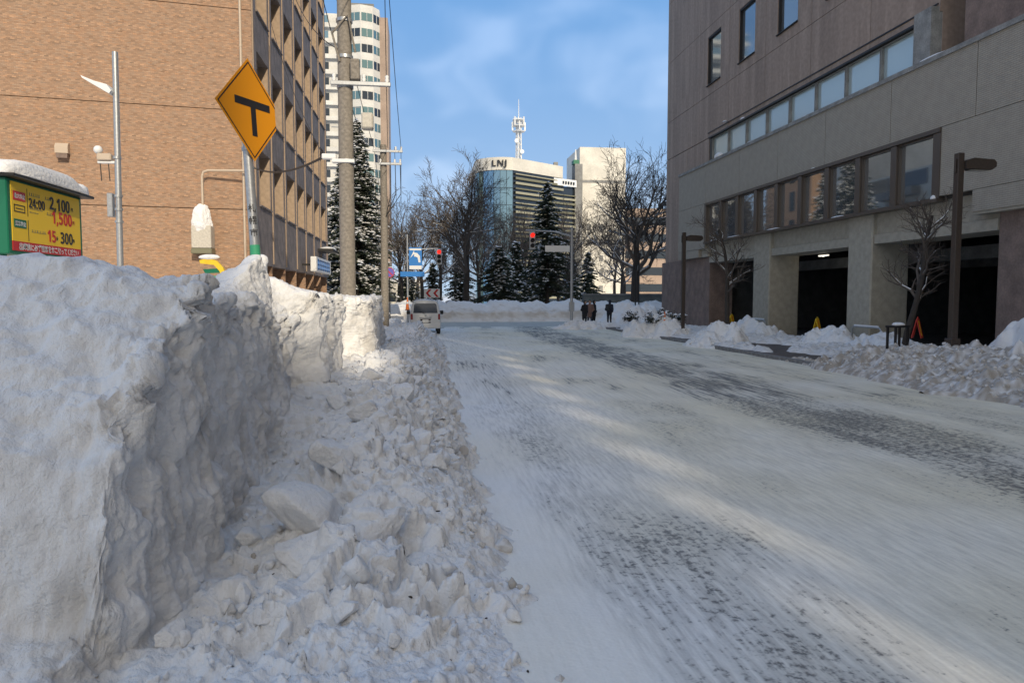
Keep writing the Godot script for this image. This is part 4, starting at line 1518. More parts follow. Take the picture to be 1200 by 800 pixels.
	for k in picks.size():
		var q: Array = picks[k]
		# rest it on the bank: the mean height of the bank close by
		var best := 0.0
		var sec := section_at(q[1])
		for e in 9:
			if q[0] >= sec[e].x and q[0] <= sec[e + 1].x:
				best = lerpf(sec[e].y, sec[e + 1].y, (q[0] - sec[e].x) / maxf(sec[e + 1].x - sec[e].x, 0.001))
		var s := lump_shape(Vector3(q[2], q[3], q[4]), 500 + k, 4, 0.055, 14, Color(0.885, 0.88, 0.865), 0.25 if k % 4 == 2 else 0.05)
		var b := put("snow_block", s.mesh(), M.snow)
		b.position = Vector3(q[0], best + q[3] * 0.08, -q[1])
		b.rotation = Vector3(r.randf_range(-0.5, 0.5), r.randf() * TAU, r.randf_range(-0.4, 0.4))
		tag(b, "loose broken block of snow lying on the ploughed pile", "snow block", "loose snow blocks on the pile")

	for k in 40:
		var q := r.randi_range(0, drop_at.size() - 1)
		while drop_at[q].z < -14.0 or drop_at[q].z > -3.9 or drop_at[q].x > 0.75:
			q = r.randi_range(0, drop_at.size() - 1)
		var z := 0.035 + 0.10 * pow(r.randf(), 2.2)
		var s := lump_shape(Vector3(z, z * r.randf_range(0.55, 0.9), z * r.randf_range(0.6, 1.0)), 700 + k % 16, 3, 0.05, 12, Color(0.885, 0.88, 0.865), 0.6 if k % 9 == 4 else 0.05)
		var b := put("snow_block", s.mesh(), M.snow)
		b.position = drop_at[q] + drop_n[q] * z * 0.2
		b.rotation = Vector3(r.randf() * TAU, r.randf() * TAU, r.randf() * TAU)
		tag(b, "loose broken block of snow lying on the ploughed pile", "snow block", "loose snow blocks on the pile")

func scatter_clods(at: PackedVector3Array, nn: PackedVector3Array, count: int, parent: Node, dirty: float) -> void:
	# crumbs of snow too many to count, three shapes of them
	var r := RandomNumberGenerator.new()
	r.seed = 77 + count
	for shape_i in 3:
		var s := lump_shape(Vector3(1.0, 0.7, 0.85), 900 + shape_i, 2, 0.16, 9, Color(1, 1, 1))
		var mm := MultiMesh.new()
		mm.transform_format = MultiMesh.TRANSFORM_3D
		mm.use_colors = true
		mm.mesh = s.mesh()
		mm.instance_count = count / 3
		for k in count / 3:
			var q := r.randi_range(0, at.size() - 1)
			var size := 0.008 + 0.06 * pow(r.randf(), 4.2)
			var b := Basis.from_euler(Vector3(r.randf() * TAU, r.randf() * TAU, r.randf() * TAU)).scaled(Vector3.ONE * size)
			var p := at[q] + nn[q] * size * 0.15 + Vector3(r.randf_range(-0.03, 0.03), 0, r.randf_range(-0.03, 0.03))
			mm.set_instance_transform(k, Transform3D(b, p))
			var c := Color(0.88, 0.875, 0.86)
			if r.randf() < 0.10 + dirty:
				c = c.lerp(Color(0.50, 0.45, 0.38), r.randf_range(0.3, 0.9))
			mm.set_instance_color(k, c)
		var o := MultiMeshInstance3D.new()
		o.name = "snow_crumbs"
		o.multimesh = mm
		o.material_override = M.snow
		parent.add_child(o, true)
		o.set_meta("kind", "stuff")

# a heap as a height field over x, d: blobs [x, d, rx, rd, height, dirt]
func heap(called: String, label: String, x0: float, x1: float, d0: float, d1: float, step: float, blobs: Array, clods: int, group := "") -> void:
	var lows := noise(421 + int(d0), 0.9, 3)
	var clod := noise(423, 1.6, 6, FastNoiseLite.TYPE_SIMPLEX_SMOOTH, 0.62)
	var clod2 := noise(424, 8.0, 1, FastNoiseLite.TYPE_CELLULAR)
	clod2.cellular_return_type = FastNoiseLite.RETURN_DISTANCE
	var fine := noise(426, 9.0, 3)
	var nx := int((x1 - x0) / step)
	var nd := int((d1 - d0) / step)
	var pos := PackedVector3Array()
	var col := PackedColorArray()
	var keep := PackedFloat32Array()
	var drop := PackedVector3Array()
	var dn := PackedVector3Array()
	for j in nd + 1:
		for k in nx + 1:
			var x := lerpf(x0, x1, float(k) / nx)
			var d := lerpf(d0, d1, float(j) / nd)
			var p := Vector3(x, 0, -d)
			var wx := x + lows.get_noise_2d(x * 0.55, d * 0.55) * 0.6
			var wd := d + lows.get_noise_2d(x * 0.55 + 80.0, d * 0.55) * 0.8
			var h := -0.12
			var dirt := 0.0
			for b in blobs:
				var q := sqrt(pow((wx - b[0]) / b[2], 2.0) + pow((wd - b[1]) / b[3], 2.0))
				if q < 1.25:
					var steep: float = b[6] if b.size() > 6 else 0.0
					var hh: float = b[4] * (1.0 - smoothstep(steep, 1.2, q)) - 0.12 * smoothstep(0.9, 1.25, q)
					if hh > h:
						h = hh
						dirt = b[5]
			var full := clampf((h + 0.05) * 3.0, 0.0, 1.0)
			h += (lows.get_noise_2d(x * 2.4 + 300.0, d * 2.4) * 0.16 + clod.get_noise_3dv(p) * 0.24 + (-clod2.get_noise_3dv(p) - 0.5) * 0.03 + fine.get_noise_2d(x, d) * 0.02) * full
			p.y = lerpf(-0.2, h, smoothstep(0.0, 0.35, full))
			pos.append(p)
			keep.append(full)
			var n1 := lows.get_noise_2d(x * 3.0 - 70.0, d * 3.0)
			var n2 := fine.get_noise_2d(x * 0.7 + 20.0, d * 0.7)
			var dd := clampf(dirt * (0.88 + n1 * 0.8 + n2 * 1.0), 0.0, 0.95)
			dd = maxf(dd, clampf(n1 * 1.5 + n2 * 0.8 - 0.75, 0.0, 0.5))
			col.append(Color(0.87, 0.865, 0.85).lerp(Color(0.36, 0.315, 0.26), dd))
			if full > 0.5 and (j * 5 + k * 3) % 7 == 0:
				drop.append(p)
				dn.append(Vector3.UP)
	var idx := PackedInt32Array()
	for j in nd:
		for k in nx:
			var a := j * (nx + 1) + k
			var b := a + 1
			var c := a + nx + 1
			if keep[a] + keep[b] + keep[c] + keep[c + 1] <= 0.0:
				continue
			idx.append_array([a, c, b, b, c, c + 1])
	var o := put(called, smoothed(pos, idx, col), M.snow)
	tag(o, label, "snow heap", group)
	if clods > 0 and drop.size() > 0:
		scatter_clods(drop, dn, clods, o, blobs[0][5])

func build_pavement_snow() -> void:
	heap("snow_heap", "wide dirty heap of brownish snow at the kerb under the tall lamp", 10.7, 16.6, 8.5, 24.0, 0.05, [[13.4, 15.8, 2.4, 5.8, 0.85, 0.8], [12.5, 18.6, 1.1, 2.2, 0.62, 0.9], [13.2, 13.2, 1.6, 3.0, 0.7, 0.7], [14.6, 20.4, 1.6, 1.6, 0.55, 0.55], [13.1, 14.6, 0.5, 0.5, 1.1, 0.2], [11.75, 16.5, 0.55, 6.5, 0.30, 0.9, 0.2]], 5400)
	heap("snow_heap", "smooth cut block of snow against the garage wall", 13.9, 17.4, 8.0, 20.0, 0.05, [[16.0, 13.5, 1.5, 5.2, 1.5, 0.05, 0.6]], 0)
	heap("snow_heap", "rounded clean heap of snow in front of the slim street tree", 11.0, 14.6, 26.8, 32.4, 0.05, [[12.7, 29.6, 1.3, 2.0, 0.95, 0.08], [11.9, 29.0, 0.7, 1.5, 0.6, 0.15]], 500)
	heap("snow_heap", "low clean heap of snow along the far garage opening", 14.2, 17.6, 30.4, 38.2, 0.06, [[16.2, 34.0, 1.3, 2.4, 1.0, 0.05], [15.6, 36.4, 1.0, 1.4, 0.75, 0.05]], 200)
	heap("snow_heap", "clean heap of snow by the bench at the middle garage opening", 14.6, 17.6, 22.0, 30.0, 0.055, [[16.4, 27.2, 1.1, 2.2, 0.85, 0.05], [16.3, 23.6, 1.2, 2.2, 0.75, 0.1]], 250)
	heap("snow_heap", "large heap of snow over the hedge at the corner", 10.2, 14.6, 33.2, 39.4, 0.055, [[12.3, 35.6, 1.35, 1.9, 1.15, 0.05], [11.3, 36.4, 0.9, 1.8, 0.8, 0.1], [13.2, 37.2, 1.1, 1.6, 1.25, 0.02]], 300)
	heap("snow_heap", "low ridge of snow at the kerb by the waiting people", 8.2, 13.2, 43.0, 47.6, 0.06, [[10.2, 45.2, 1.9, 1.2, 0.52, 0.05], [11.9, 45.8, 1.3, 0.9, 0.35, 0.05]], 200)
	heap("snow_heap", "tall heap of snow beyond the people on the corner", 12.2, 18.5, 47.0, 56.0, 0.09, [[15.0, 51.3, 2.3, 2.6, 1.65, 0.02], [17.0, 53.5, 2.0, 2.0, 1.5, 0.02]], 100)
	# trodden snow on the pavement
	heap("trodden_snow", "thin trodden snow on the pavement around the street tree and bench", 11.7, 17.4, 19.0, 33.0, 0.09, [[15.4, 22.6, 2.4, 4.2, 0.26, 0.3, 0.7], [15.9, 30.0, 2.2, 3.6, 0.24, 0.25, 0.7], [12.2, 26.5, 0.6, 3.2, 0.2, 0.3, 0.5]], 0)
	heap("trodden_snow", "thin trodden snow on the pavement by the lamp post", 11.7, 17.4, 29.5, 47.4, 0.11, [[14.8, 38.8, 3.2, 9.5, 0.2, 0.22, 0.8]], 0)

func build_far_bank() -> void:
	var lows := noise(431, 0.35, 4)
	var clod := noise(432, 1.8, 2, FastNoiseLite.TYPE_CELLULAR)
	clod.cellular_return_type = FastNoiseLite.RETURN_DISTANCE
	var fine := noise(433, 3.0, 3)
	# profile across: [d, height]
	var prof := [[58.0, -0.1], [58.35, 0.25], [58.6, 0.75], [59.0, 1.0], [59.6, 1.35], [60.4, 1.55], [61.6, 1.45], [63.5, 1.2], [70.0, 1.05], [90.0, 0.9], [130.0, 0.6]]
	var dd := []
	for k in prof.size() - 1:
		var n := 8 if k < 7 else 5
		for q in n:
			var t := float(q) / n
			dd.append([lerpf(prof[k][0], prof[k + 1][0], t), lerpf(prof[k][1], prof[k + 1][1], t)])
	var nx := 420
	var pos := PackedVector3Array()
	var col := PackedColorArray()
	for j in dd.size():
		for k in nx + 1:
			var x := -36.0 + 84.0 * k / nx
			var d: float = dd[j][0] + lows.get_noise_2d(x * 1.2, 3.0) * 0.7
			var h: float = dd[j][1]
			var f := clampf(h * 1.5, 0.0, 1.0)
			h *= 1.0 + lows.get_noise_2d(x * 1.5, 40.0) * 0.28
			if d > 60.5:
				h += lows.get_noise_2d(x * 1.4, d * 1.4) * 0.35
			h += ((-clod.get_noise_2d(x, d) - 0.5) * 0.14 + fine.get_noise_2d(x, d) * 0.05) * f
			pos.append(Vector3(x, h, -d))
			# the grimy lower band thrown up by ploughs
			var g := clampf(0.75 - absf(dd[j][1] - 0.55) * 1.4 + lows.get_noise_2d(x * 2.0, d * 4.0) * 1.2 + fine.get_noise_2d(x * 1.3, d * 3.0) * 0.8, 0.0, 1.0) * 0.55
			col.append(Color(0.86, 0.855, 0.84).lerp(Color(0.50, 0.44, 0.36), g))
	var idx := PackedInt32Array()
	for j in dd.size() - 1:
		for k in nx:
			var a := j * (nx + 1) + k
			idx.append_array([a, a + nx + 1, a + 1, a + 1, a + nx + 1, a + nx + 2])
	var o := put("snow_bank", smoothed(pos, idx, col), M.snow)
	tag(o, "long grimy-footed snow bank across the far side of the junction", "snow bank")

# ---------------------------------------------------------------- trees

class Grower:
	var trunk := Shape.new()
	var crown := Shape.new()
	var snow := Shape.new()
	var r := RandomNumberGenerator.new()
	var most := 4
	var kids := [8, 5, 5, 4, 0]
	var ratio := [0.6, 0.55, 0.5, 0.45]
	var lift := 0.25
	var snow_from := 0.03
	var thinnest := 0.012

	func limb(p: Vector3, dir: Vector3, length: float, rad: float, level: int) -> void:
		var segs := 5 if level == 0 else (4 if level == 1 else 3)
		var pts := [p]
		var radii := [rad]
		var d := dir
		var tip := maxf(rad * (0.45 if level < most else 0.5), thinnest * 0.7)
		for k in segs:
			var bend := 0.10 if level == 0 else 0.26
			d = (d + Vector3(r.randfn(), r.randfn() * 0.7, r.randfn()) * bend + Vector3.UP * lift * (0.2 if level == 0 else 0.35)).normalized()
			p += d * length / segs
			pts.append(p)
			radii.append(lerpf(rad, tip, float(k + 1) / segs))
		var sides := 10 if level == 0 else (6 if level == 1 else (4 if level == 2 else 3))
		(trunk if level == 0 else crown).tube(pts, radii, sides, level == 0)
		if rad > snow_from and level > 0:
			# snow lying along the upper side
			for k in segs:
				var a: Vector3 = pts[k]
				var b: Vector3 = pts[k + 1]
				if absf((b - a).normalized().y) < 0.86 and r.randf() < 0.8:
					var q: float = radii[k + 1]
					snow.tube([a + Vector3.UP * q * 0.75, b + Vector3.UP * q * 0.75], [q * 0.85, q * 0.7], 5, false)
		if level >= most:
			return
		var n: int = kids[level]
		for k in n:
			var t := lerpf(0.38 if level == 0 else 0.22, 1.0, (k + r.randf()) / n)
			var fi := t * segs
			var i0 := mini(int(fi), segs - 1)
			var at: Vector3 = pts[i0].lerp(pts[i0 + 1], fi - i0)
			var ax: Vector3 = (pts[i0 + 1] - pts[i0]).normalized()
			var side := ax.cross(Vector3(r.randfn(), r.randfn(), r.randfn())).normalized()
			var open := r.randf_range(0.55, 1.05) if level == 0 else r.randf_range(0.45, 0.95)
			var nd := (ax * cos(open) + side * sin(open)).normalized()
			var rr: float = lerpf(radii[i0], radii[i0 + 1], fi - i0) * r.randf_range(0.45, 0.68)
			limb(at, nd, length * ratio[level] * r.randf_range(0.75, 1.2) * (1.15 - 0.35 * t), maxf(rr, thinnest), level + 1)

func bare_tree(called: String, label: String, at: Vector3, height: float, rad: float, seed_: int, group := "", kids := [8, 5, 5, 4, 0], ratio := [0.62, 0.55, 0.5, 0.45], lift := 0.25, thinnest := 0.012, most := 4, trunk_share := 0.55, snowy := 0.03) -> Node3D:
	var g := Grower.new()
	g.r.seed = seed_
	g.kids = kids
	g.ratio = ratio
	g.lift = lift
	g.thinnest = thinnest
	g.most = most
	g.snow_from = snowy
	g.limb(Vector3.ZERO, Vector3.UP, height * trunk_share, rad, 0)
	var o := thing(called, label, "tree", at, 0.0, group)
	part("trunk", g.trunk, M.bark, o)
	part("crown", g.crown, M.twig, o)
	if g.snow.v.size():
		part("snow", g.snow, M.plain_snow, o).set_meta("kind", "stuff")
	return o

func conifer(label: String, at: Vector3, height: float, wide: float, seed_: int, snowiness: float, group: String, low := 0.08, dense := 1.0) -> Node3D:
	var r := RandomNumberGenerator.new()
	r.seed = seed_
	var o := thing("conifer_tree", label, "tree", at, 0.0, group)
	var t := Shape.new()
	t.tube([Vector3.ZERO, Vector3.UP * height * 0.5, Vector3.UP * height], [height * 0.018, height * 0.011, 0.02], 7)
	part("trunk", t, M.bark, o)
	var f := Shape.new()
	var s := Shape.new()
	var n := int(height * 22.0 * dense)
	for k in n:
		var u := pow((k + r.randf()) / n, 0.85)
		var y := lerpf(low, 0.99, u) * height
		var reach := wide * pow(1.0 - u, 0.75) * r.randf_range(0.6, 1.15) + 0.12
		var a := r.randf() * TAU
		var dir := Vector3(cos(a), 0, sin(a))
		var droop := r.randf_range(0.12, 0.38)
		var heavy := clampf(r.randfn(0.75, 0.55), 0.0, 1.4)
		var steps := maxi(3, int(reach / 0.17))
		var prev := Vector3.UP * y
		for q in steps:
			var w := float(q + 1) / steps
			var p := Vector3.UP * (y - reach * droop * w * w + reach * 0.06 * w) + dir * reach * w
			var side := dir.cross(Vector3.UP)
			for z in 5:
				var l := r.randf_range(0.2, 0.46) * lerpf(1.25, 0.7, w)
				var d := (dir * r.randf_range(0.2, 1.0) + side * r.randf_range(-1.0, 1.0) + Vector3.UP * r.randf_range(-0.5, 0.12)).normalized()
				var across := d.cross(Vector3(r.randfn(), r.randfn(), r.randfn())).normalized() * l * 0.30
				var b := prev.lerp(p, r.randf())
				f.tri(b - across, b + across, b + d * l)
			if w > 0.2 and r.randf() < snowiness * 1.5 * heavy:
				var sz := r.randf_range(0.08, 0.26) * lerpf(1.2, 0.8, w)
				var side2 := Vector3(r.randfn(), r.randfn() * 0.6, r.randfn()) * 0.14
				snow_pad(s, p + side2 + Vector3.UP * 0.12, dir.rotated(Vector3.UP, r.randf_range(-0.8, 0.8)), sz, sz * r.randf_range(0.6, 1.1), sz * 0.34, r)
			prev = p
	part("crown", f, M.needle, o)
	if s.v.size():
		part("snow", s, M.plain_snow, o).set_meta("kind", "stuff")
	return o

func snow_pad(s: Shape, p: Vector3, dir: Vector3, long: float, wide: float, high: float, r: RandomNumberGenerator) -> void:
	var side := dir.cross(Vector3.UP)
	var rim := []
	for k in 7:
		var a := TAU * k / 7.0
		var q := r.randf_range(0.7, 1.2)
		rim.append(p + dir * cos(a) * long * q + side * sin(a) * wide * q - Vector3.UP * high * r.randf_range(0.1, 0.7))
	var c := s.add(p + Vector3.UP * high, Vector3.UP)
	var ix := []
	for q: Vector3 in rim:
		ix.append(s.add(q, ((q - p).normalized() * 0.8 + Vector3.UP * 0.8).normalized()))
	for k in 7:
		s.face(c, ix[k], ix[(k + 1) % 7])

func build_trees() -> void:
	# bare park trees across the junction
	var grp := "bare park trees beyond the junction"
	bare_tree("bare_tree", "tall bare tree with snowy forked limbs behind the far snow bank", Vector3(4.35, 0.8, -68), 15.5, 0.34, 12, "", [11, 7, 7, 6, 0], [0.74, 0.6, 0.52, 0.5], 0.32, 0.014, 4, 0.5)
	bare_tree("bare_tree", "big spreading bare tree whose crown hides the cream tower", Vector3(18.6, 0.6, -62), 17.5, 0.42, 31, "", [12, 7, 7, 6, 0], [0.78, 0.62, 0.55, 0.5], 0.22, 0.014, 4, 0.45, 0.045)
	bare_tree("bare_tree", "slim bare tree standing beyond the blue arrow sign", Vector3(0.3, 0.8, -74), 13.0, 0.22, 14, "", [9, 6, 5, 5, 0], [0.7, 0.6, 0.52, 0.5], 0.35, 0.013, 4, 0.5)
	var a := bare_tree("bare_tree", "bare tree among the row in the park beyond the junction", Vector3(2.2, 0.8, -84), 14.5, 0.24, 15, grp, [9, 6, 5, 5, 0], [0.68, 0.58, 0.5, 0.5], 0.34, 0.014, 4, 0.52)
	var spots := [[-2.0, 80.0, 0.92], [7.5, 90.0, 1.05], [11.2, 78.0, 0.8], [13.5, 95.0, 1.0], [-4.5, 92.0, 1.1], [17.5, 86.0, 0.95], [22.5, 80.0, 0.9], [26.0, 90.0, 1.0], [5.2, 104.0, 1.15], [-0.5, 108.0, 1.1], [20.0, 104.0, 1.1], [15.2, 72.0, 0.55], [9.0, 112.0, 1.1], [16.5, 114.0, 1.1], [24.5, 112.0, 1.15], [3.2, 116.0, 1.1], [-3.0, 100.0, 1.0], [12.4, 100.0, 1.0], [28.5, 104.0, 1.1], [6.4, 80.0, 0.7]]
	for k in spots.size():
		var q: Array = spots[k]
		var c := copy(a, Vector3(q[0], 0.7, -q[1]), k * 1.9 + 0.7)
		c.scale = Vector3.ONE * q[2]
	# conifers
	conifer("tall snowy spruce standing in front of the glass office", Vector3(12.7, 0.8, -72), 12.6, 3.5, 21, 0.34, "")
	conifer("low broad spruce heavy with snow beside the tall bare tree", Vector3(7.5, 0.8, -69), 6.0, 3.0, 22, 0.5, "", 0.04, 1.2)
	conifer("small dark spruce between the bare tree and the tall spruce", Vector3(10.1, 0.8, -76), 7.0, 2.2, 23, 0.3, "", 0.05)
	conifer("tall sunlit fir beyond the brick building, white with snow", Vector3(-5.1, 0.4, -62), 16.2, 3.4, 24, 1.0, "", 0.06, 1.5)
	conifer("second sunlit fir just behind the tall one, white with snow", Vector3(-7.3, 0.4, -72), 15.0, 3.2, 25, 0.9, "", 0.06, 1.2)
	var b := conifer("snowy fir in the row behind the brick building", Vector3(-7.8, 0.4, -88), 13.5, 3.2, 26, 0.5, "firs behind the brick building", 0.05)
	for q in [[-8.6, 97.0, 1.1, 2.0], [-8.0, 107.0, 1.15, 4.0], [-10.2, 68.0, 0.75, 1.0], [-10.0, 76.0, 0.7, 3.0], [-11.0, 61.0, 0.62, 5.0]]:
		copy(b, Vector3(q[0], 0.4, -q[1]), q[3]).scale = Vector3.ONE * q[2]
	var dk := conifer("dark spruce in the thicket deep in the park", Vector3(5.4, 0.6, -98), 7.5, 2.6, 27, 0.25, "dark spruces deep in the park", 0.03)
	for q in [[1.8, 100.0, 0.8, 1.0], [15.5, 96.0, 1.0, 3.0], [19.5, 92.0, 0.85, 4.0], [23.0, 98.0, 1.0, 5.0], [-1.5, 96.0, 0.8, 2.5]]:
		copy(dk, Vector3(q[0], 0.6, -q[1]), q[3]).scale = Vector3.ONE * q[2]
	# pollarded trees on the pavement
	bare_tree("street_tree", "slim pollarded street tree beside the second lamp", Vector3(14.2, 0.1, -32.0), 6.6, 0.12, 41, "", [12, 7, 6, 0, 0], [0.30, 0.55, 0.5, 0.5], 0.34, 0.006, 3, 0.78, 0.034)
	bare_tree("street_tree", "pollarded street tree with twiggy head by the tall lamp", Vector3(14.67, 0.1, -20.5), 5.6, 0.11, 44, "", [14, 8, 6, 0, 0], [0.30, 0.55, 0.5, 0.5], 0.34, 0.005, 3, 0.8, 0.034)
	# shrubs half buried in the corner heap
	var spots2 := [[11.9, 0.95, 35.6, "leafy shrub poking out of the corner snow heap"], [12.6, 1.0, 36.3, "leafy shrub under a cap of snow in the corner heap"], [13.4, 0.9, 36.9, "dark shrub at the back of the corner snow heap"], [14.0, 0.7, 47.5, "low shrub at the foot of the heap beyond the people"]]
	for k in spots2.size():
		var q: Array = spots2[k]
		var o := thing("shrub", q[3], "shrub", Vector3(q[0], q[1] - 0.35, -q[2]))
		var r := RandomNumberGenerator.new()
		r.seed = 60 + k
		var st := Shape.new()
		var lf := Shape.new()
		var sn := Shape.new()
		for m in 16:
			var d := Vector3(r.randfn() * 0.6, r.randf_range(0.35, 1.0), r.randfn() * 0.6).normalized()
			var l := r.randf_range(0.5, 0.85)
			st.tube([Vector3.ZERO, d * l], [0.012, 0.006], 4, false)
			for z in 26:
				var at := d * l * r.randf_range(0.35, 1.05) + Vector3(r.randfn(), r.randfn(), r.randfn()) * 0.07
				var dd := Vector3(r.randfn(), r.randfn() * 0.5, r.randfn()).normalized() * r.randf_range(0.08, 0.14)
				var ac := dd.cross(Vector3(r.randfn(), r.randfn(), r.randfn())).normalized() * 0.035
				lf.quad(at, at + dd * 0.5 + ac, at + dd, at + dd * 0.5 - ac, Vector3.UP)
			if m % 2:
				snow_pad(sn, d * l * 1.0 + Vector3.UP * 0.03, Vector3.RIGHT, 0.16, 0.14, 0.07, r)
		part("stem", st, M.twig, o)
		part("foliage", lf, M.shrub_leaf, o)
		part("snow", sn, M.plain_snow, o).set_meta("kind", "stuff")

# ---------------------------------------------------------------- poles and wires

func sag(a: Vector3, b: Vector3, drop: float, rad: float, label: String, group := "", n := 14) -> void:
	var pts := []
	var rr := []
	for k in n + 1:
		var t := float(k) / n
		pts.append(a.lerp(b, t) - Vector3.UP * drop * 4.0 * t * (1.0 - t))
		rr.append(rad)
	var s := Shape.new()
	s.tube(pts, rr, 5)
	tag(part("overhead_wire", s, M.wire), label, "wire", group)

func insulator(parent: Node, at: Vector3) -> void:
	var s := Shape.new()
	s.tube([at, at + Vector3.UP * 0.05, at + Vector3.UP * 0.08, at + Vector3.UP * 0.13, at + Vector3.UP * 0.16], [0.03, 0.055, 0.035, 0.05, 0.02], 8)
	part("insulator", s, M.white_paint, parent)

func build_poles() -> void:
	var p := thing("utility_pole", "thick concrete utility pole with cross arm rising from the snow wall", "utility pole", Vector3(-1.63, 0, -17.0))
	var s := Shape.new()
	s.tube([Vector3(0, -0.3, 0), Vector3(0, 12.5, 0)], [0.185, 0.145], 18)
	part("shaft", s, M.concrete_pole, p)
	for q in [[6.82, -0.30, 1.02], [10.2, -0.9, 1.0], [11.6, -0.9, 0.9]]:
		var arm := Shape.new()
		arm.cbox(Vector3(q[1], q[0] - 0.045, 0.15), Vector3(q[2], q[0] + 0.045, 0.24), 0.01)
		part("cross_arm", arm, M.galvanised, p)
		for x in [q[1] + 0.08, (q[1] + q[2]) * 0.6, q[2] - 0.08]:
			insulator(p, Vector3(x, q[0] + 0.045, 0.195))
	for y in [5.1, 6.75, 7.4, 8.2]:
		var b := Shape.new()
		b.tube([Vector3(0, y, 0), Vector3(0, y + 0.07, 0)], [0.185, 0.185], 18)
		part("band", b, M.galvanised, p)
	var gear := Shape.new()
	gear.tube([Vector3(-0.1, 7.3, 0.15), Vector3(-0.25, 7.9, 0.2), Vector3(0.1, 8.3, 0.22), Vector3(0.25, 7.5, 0.2)], [0.03, 0.03, 0.03, 0.03], 6)
	gear.cbox(Vector3(0.14, 6.9, 0.08), Vector3(0.34, 7.35, 0.26), 0.02)
	part("fittings", gear, M.concrete_pole, p)
	var cl := Shape.new()
	cl.cbox(Vector3(-0.52, 5.15, 0.05), Vector3(-0.2, 5.27, 0.2), 0.02)
	cl.cbox(Vector3(-0.3, 5.08, 0.02), Vector3(0.2, 5.16, 0.2), 0.01)
	part("bracket", cl, M.white_paint, p)
	var bx := Shape.new()
	bx.cbox(Vector3(0.36, 5.85, -0.1), Vector3(0.62, 6.2, 0.2), 0.03)
	part("junction_box", bx, M.box_white, p)
	var step := Shape.new()
	for k in 10:
		var y := 3.2 + k * 0.45
		var sd := 1.0 if k % 2 else -1.0
		step.tube([Vector3(sd * 0.16, y, 0), Vector3(sd * 0.32, y, 0)], [0.012, 0.012], 5)
	part("foot_bolts", step, M.galvanised, p)

	var p2 := thing("utility_pole", "slimmer tan utility pole farther along the snow bank, near the van", "utility pole", Vector3(-1.55, 0, -33.0))
	var s2 := Shape.new()
	s2.tube([Vector3(0, -0.3, 0), Vector3(0, 8.75, 0)], [0.19, 0.14], 14)
	part("shaft", s2, M.concrete_pole, p2)
	for q in [[8.45, -0.45, 0.85], [7.9, -0.2, 0.8]]:
		var arm := Shape.new()
		arm.cbox(Vector3(q[1], q[0] - 0.05, 0.14), Vector3(q[2], q[0] + 0.05, 0.24), 0.01)
		part("cross_arm", arm, M.galvanised, p2)
		for x in [q[1] + 0.08, q[2] - 0.3, q[2] - 0.06]:
			insulator(p2, Vector3(x, q[0] + 0.05, 0.19))
	for k in 3:
		var dr := Shape.new()
		dr.tube([Vector3(0.3 + k * 0.22, 7.9, 0.2), Vector3(0.32 + k * 0.22, 6.6, 0.2), Vector3(0.1, 5.6, 0.16)], [0.016, 0.016, 0.016], 4)
		part("drop_wire", dr, M.wire, p2)

	# wires
	var g := "wires between the two utility poles"
	for q in [[-0.85, 10.25, -0.78], [0.9, 10.25, 0.2], [-0.8, 11.65, -0.4], [0.82, 11.65, 0.78]]:
		sag(Vector3(-1.63 + q[0], q[1] + 0.15, -16.8), Vector3(-1.55 + q[2], 8.6, -32.8), 0.35, 0.012, "thin overhead wire running between the two utility poles", g)
	var g2 := "wires running back from the concrete pole"
	for q in [[-0.85, 10.25], [0.9, 10.25], [-0.8, 11.65], [0.82, 11.65]]:
		sag(Vector3(-1.63 + q[0], q[1] + 0.15, -16.8), Vector3(-1.7 + q[0], q[1] + 0.2, 16.0), 0.5, 0.012, "thin overhead wire running from the concrete pole back over the snow", g2)
	var g3 := "wires beyond the tan pole"
	for q in [-0.4, 0.5, 0.78]:
		sag(Vector3(-1.55 + q, 8.6, -32.8), Vector3(-2.4 + q, 7.6, -66.0), 0.5, 0.012, "thin overhead wire running on from the tan pole past the firs", g3)
	sag(Vector3(-2.1, 5.22, -16.9), Vector3(-5.92, 6.7, -27.35), 0.25, 0.03, "thick black cable from the concrete pole to the brick corner")
	sag(Vector3(-2.1, 5.2, -16.9), Vector3(-5.7, 12.8, -30.0), 0.4, 0.01, "thin wire climbing from the concrete pole to the brick facade")
	sag(Vector3(-1.8, 7.6, -16.9), Vector3(-5.7, 16.2, -34.0), 0.5, 0.012, "upper thin wire slanting from the concrete pole to the facade")

	# galvanised post in the lot with lamp and camera
	var l := thing("lot_post", "tall galvanised post with a small floodlight in front of the brick wall", "post", Vector3(-6.18, 0, -16.0))
	var ls := Shape.new()
	ls.tube([Vector3(0.0, -0.3, 0), Vector3(0.06, 7.05, 0)], [0.066, 0.058], 14)
	part("pole", ls, M.galvanised, l)
	var fl := Shape.new()
	fl.prism(PackedVector2Array([Vector2(-0.55, 6.52), Vector2(-0.52, 6.47), Vector2(-0.02, 6.18), Vector2(0.02, 6.24), Vector2(-0.06, 6.36), Vector2(-0.3, 6.42)]), -0.16, 0.16)
	part("floodlight", fl, M.white_paint, l)
	var fb := Shape.new()
	fb.tube([Vector3(-0.1, 6.3, 0), Vector3(0.05, 6.3, 0)], [0.025, 0.025], 6)
	part("bracket", fb, M.galvanised, l)
	var cam := Shape.new()
	cam.cbox(Vector3(-0.34, 4.86, -0.08), Vector3(-0.06, 5.0, 0.08), 0.02)
	part("camera_housing", cam, M.pipe_tan, l)
	var camb := Shape.new()
	camb.tube([Vector3(-0.34, 4.83, 0), Vector3(0.06, 4.83, 0)], [0.03, 0.03], 8)
	part("camera_arm", camb, M.white_paint, l)
	var ball := lump_shape(Vector3(0.085, 0.085, 0.085), 3, 2, 0.02)
	put("beacon", ball.mesh(), M.white_paint, l).position = Vector3(-0.33, 5.08, 0)
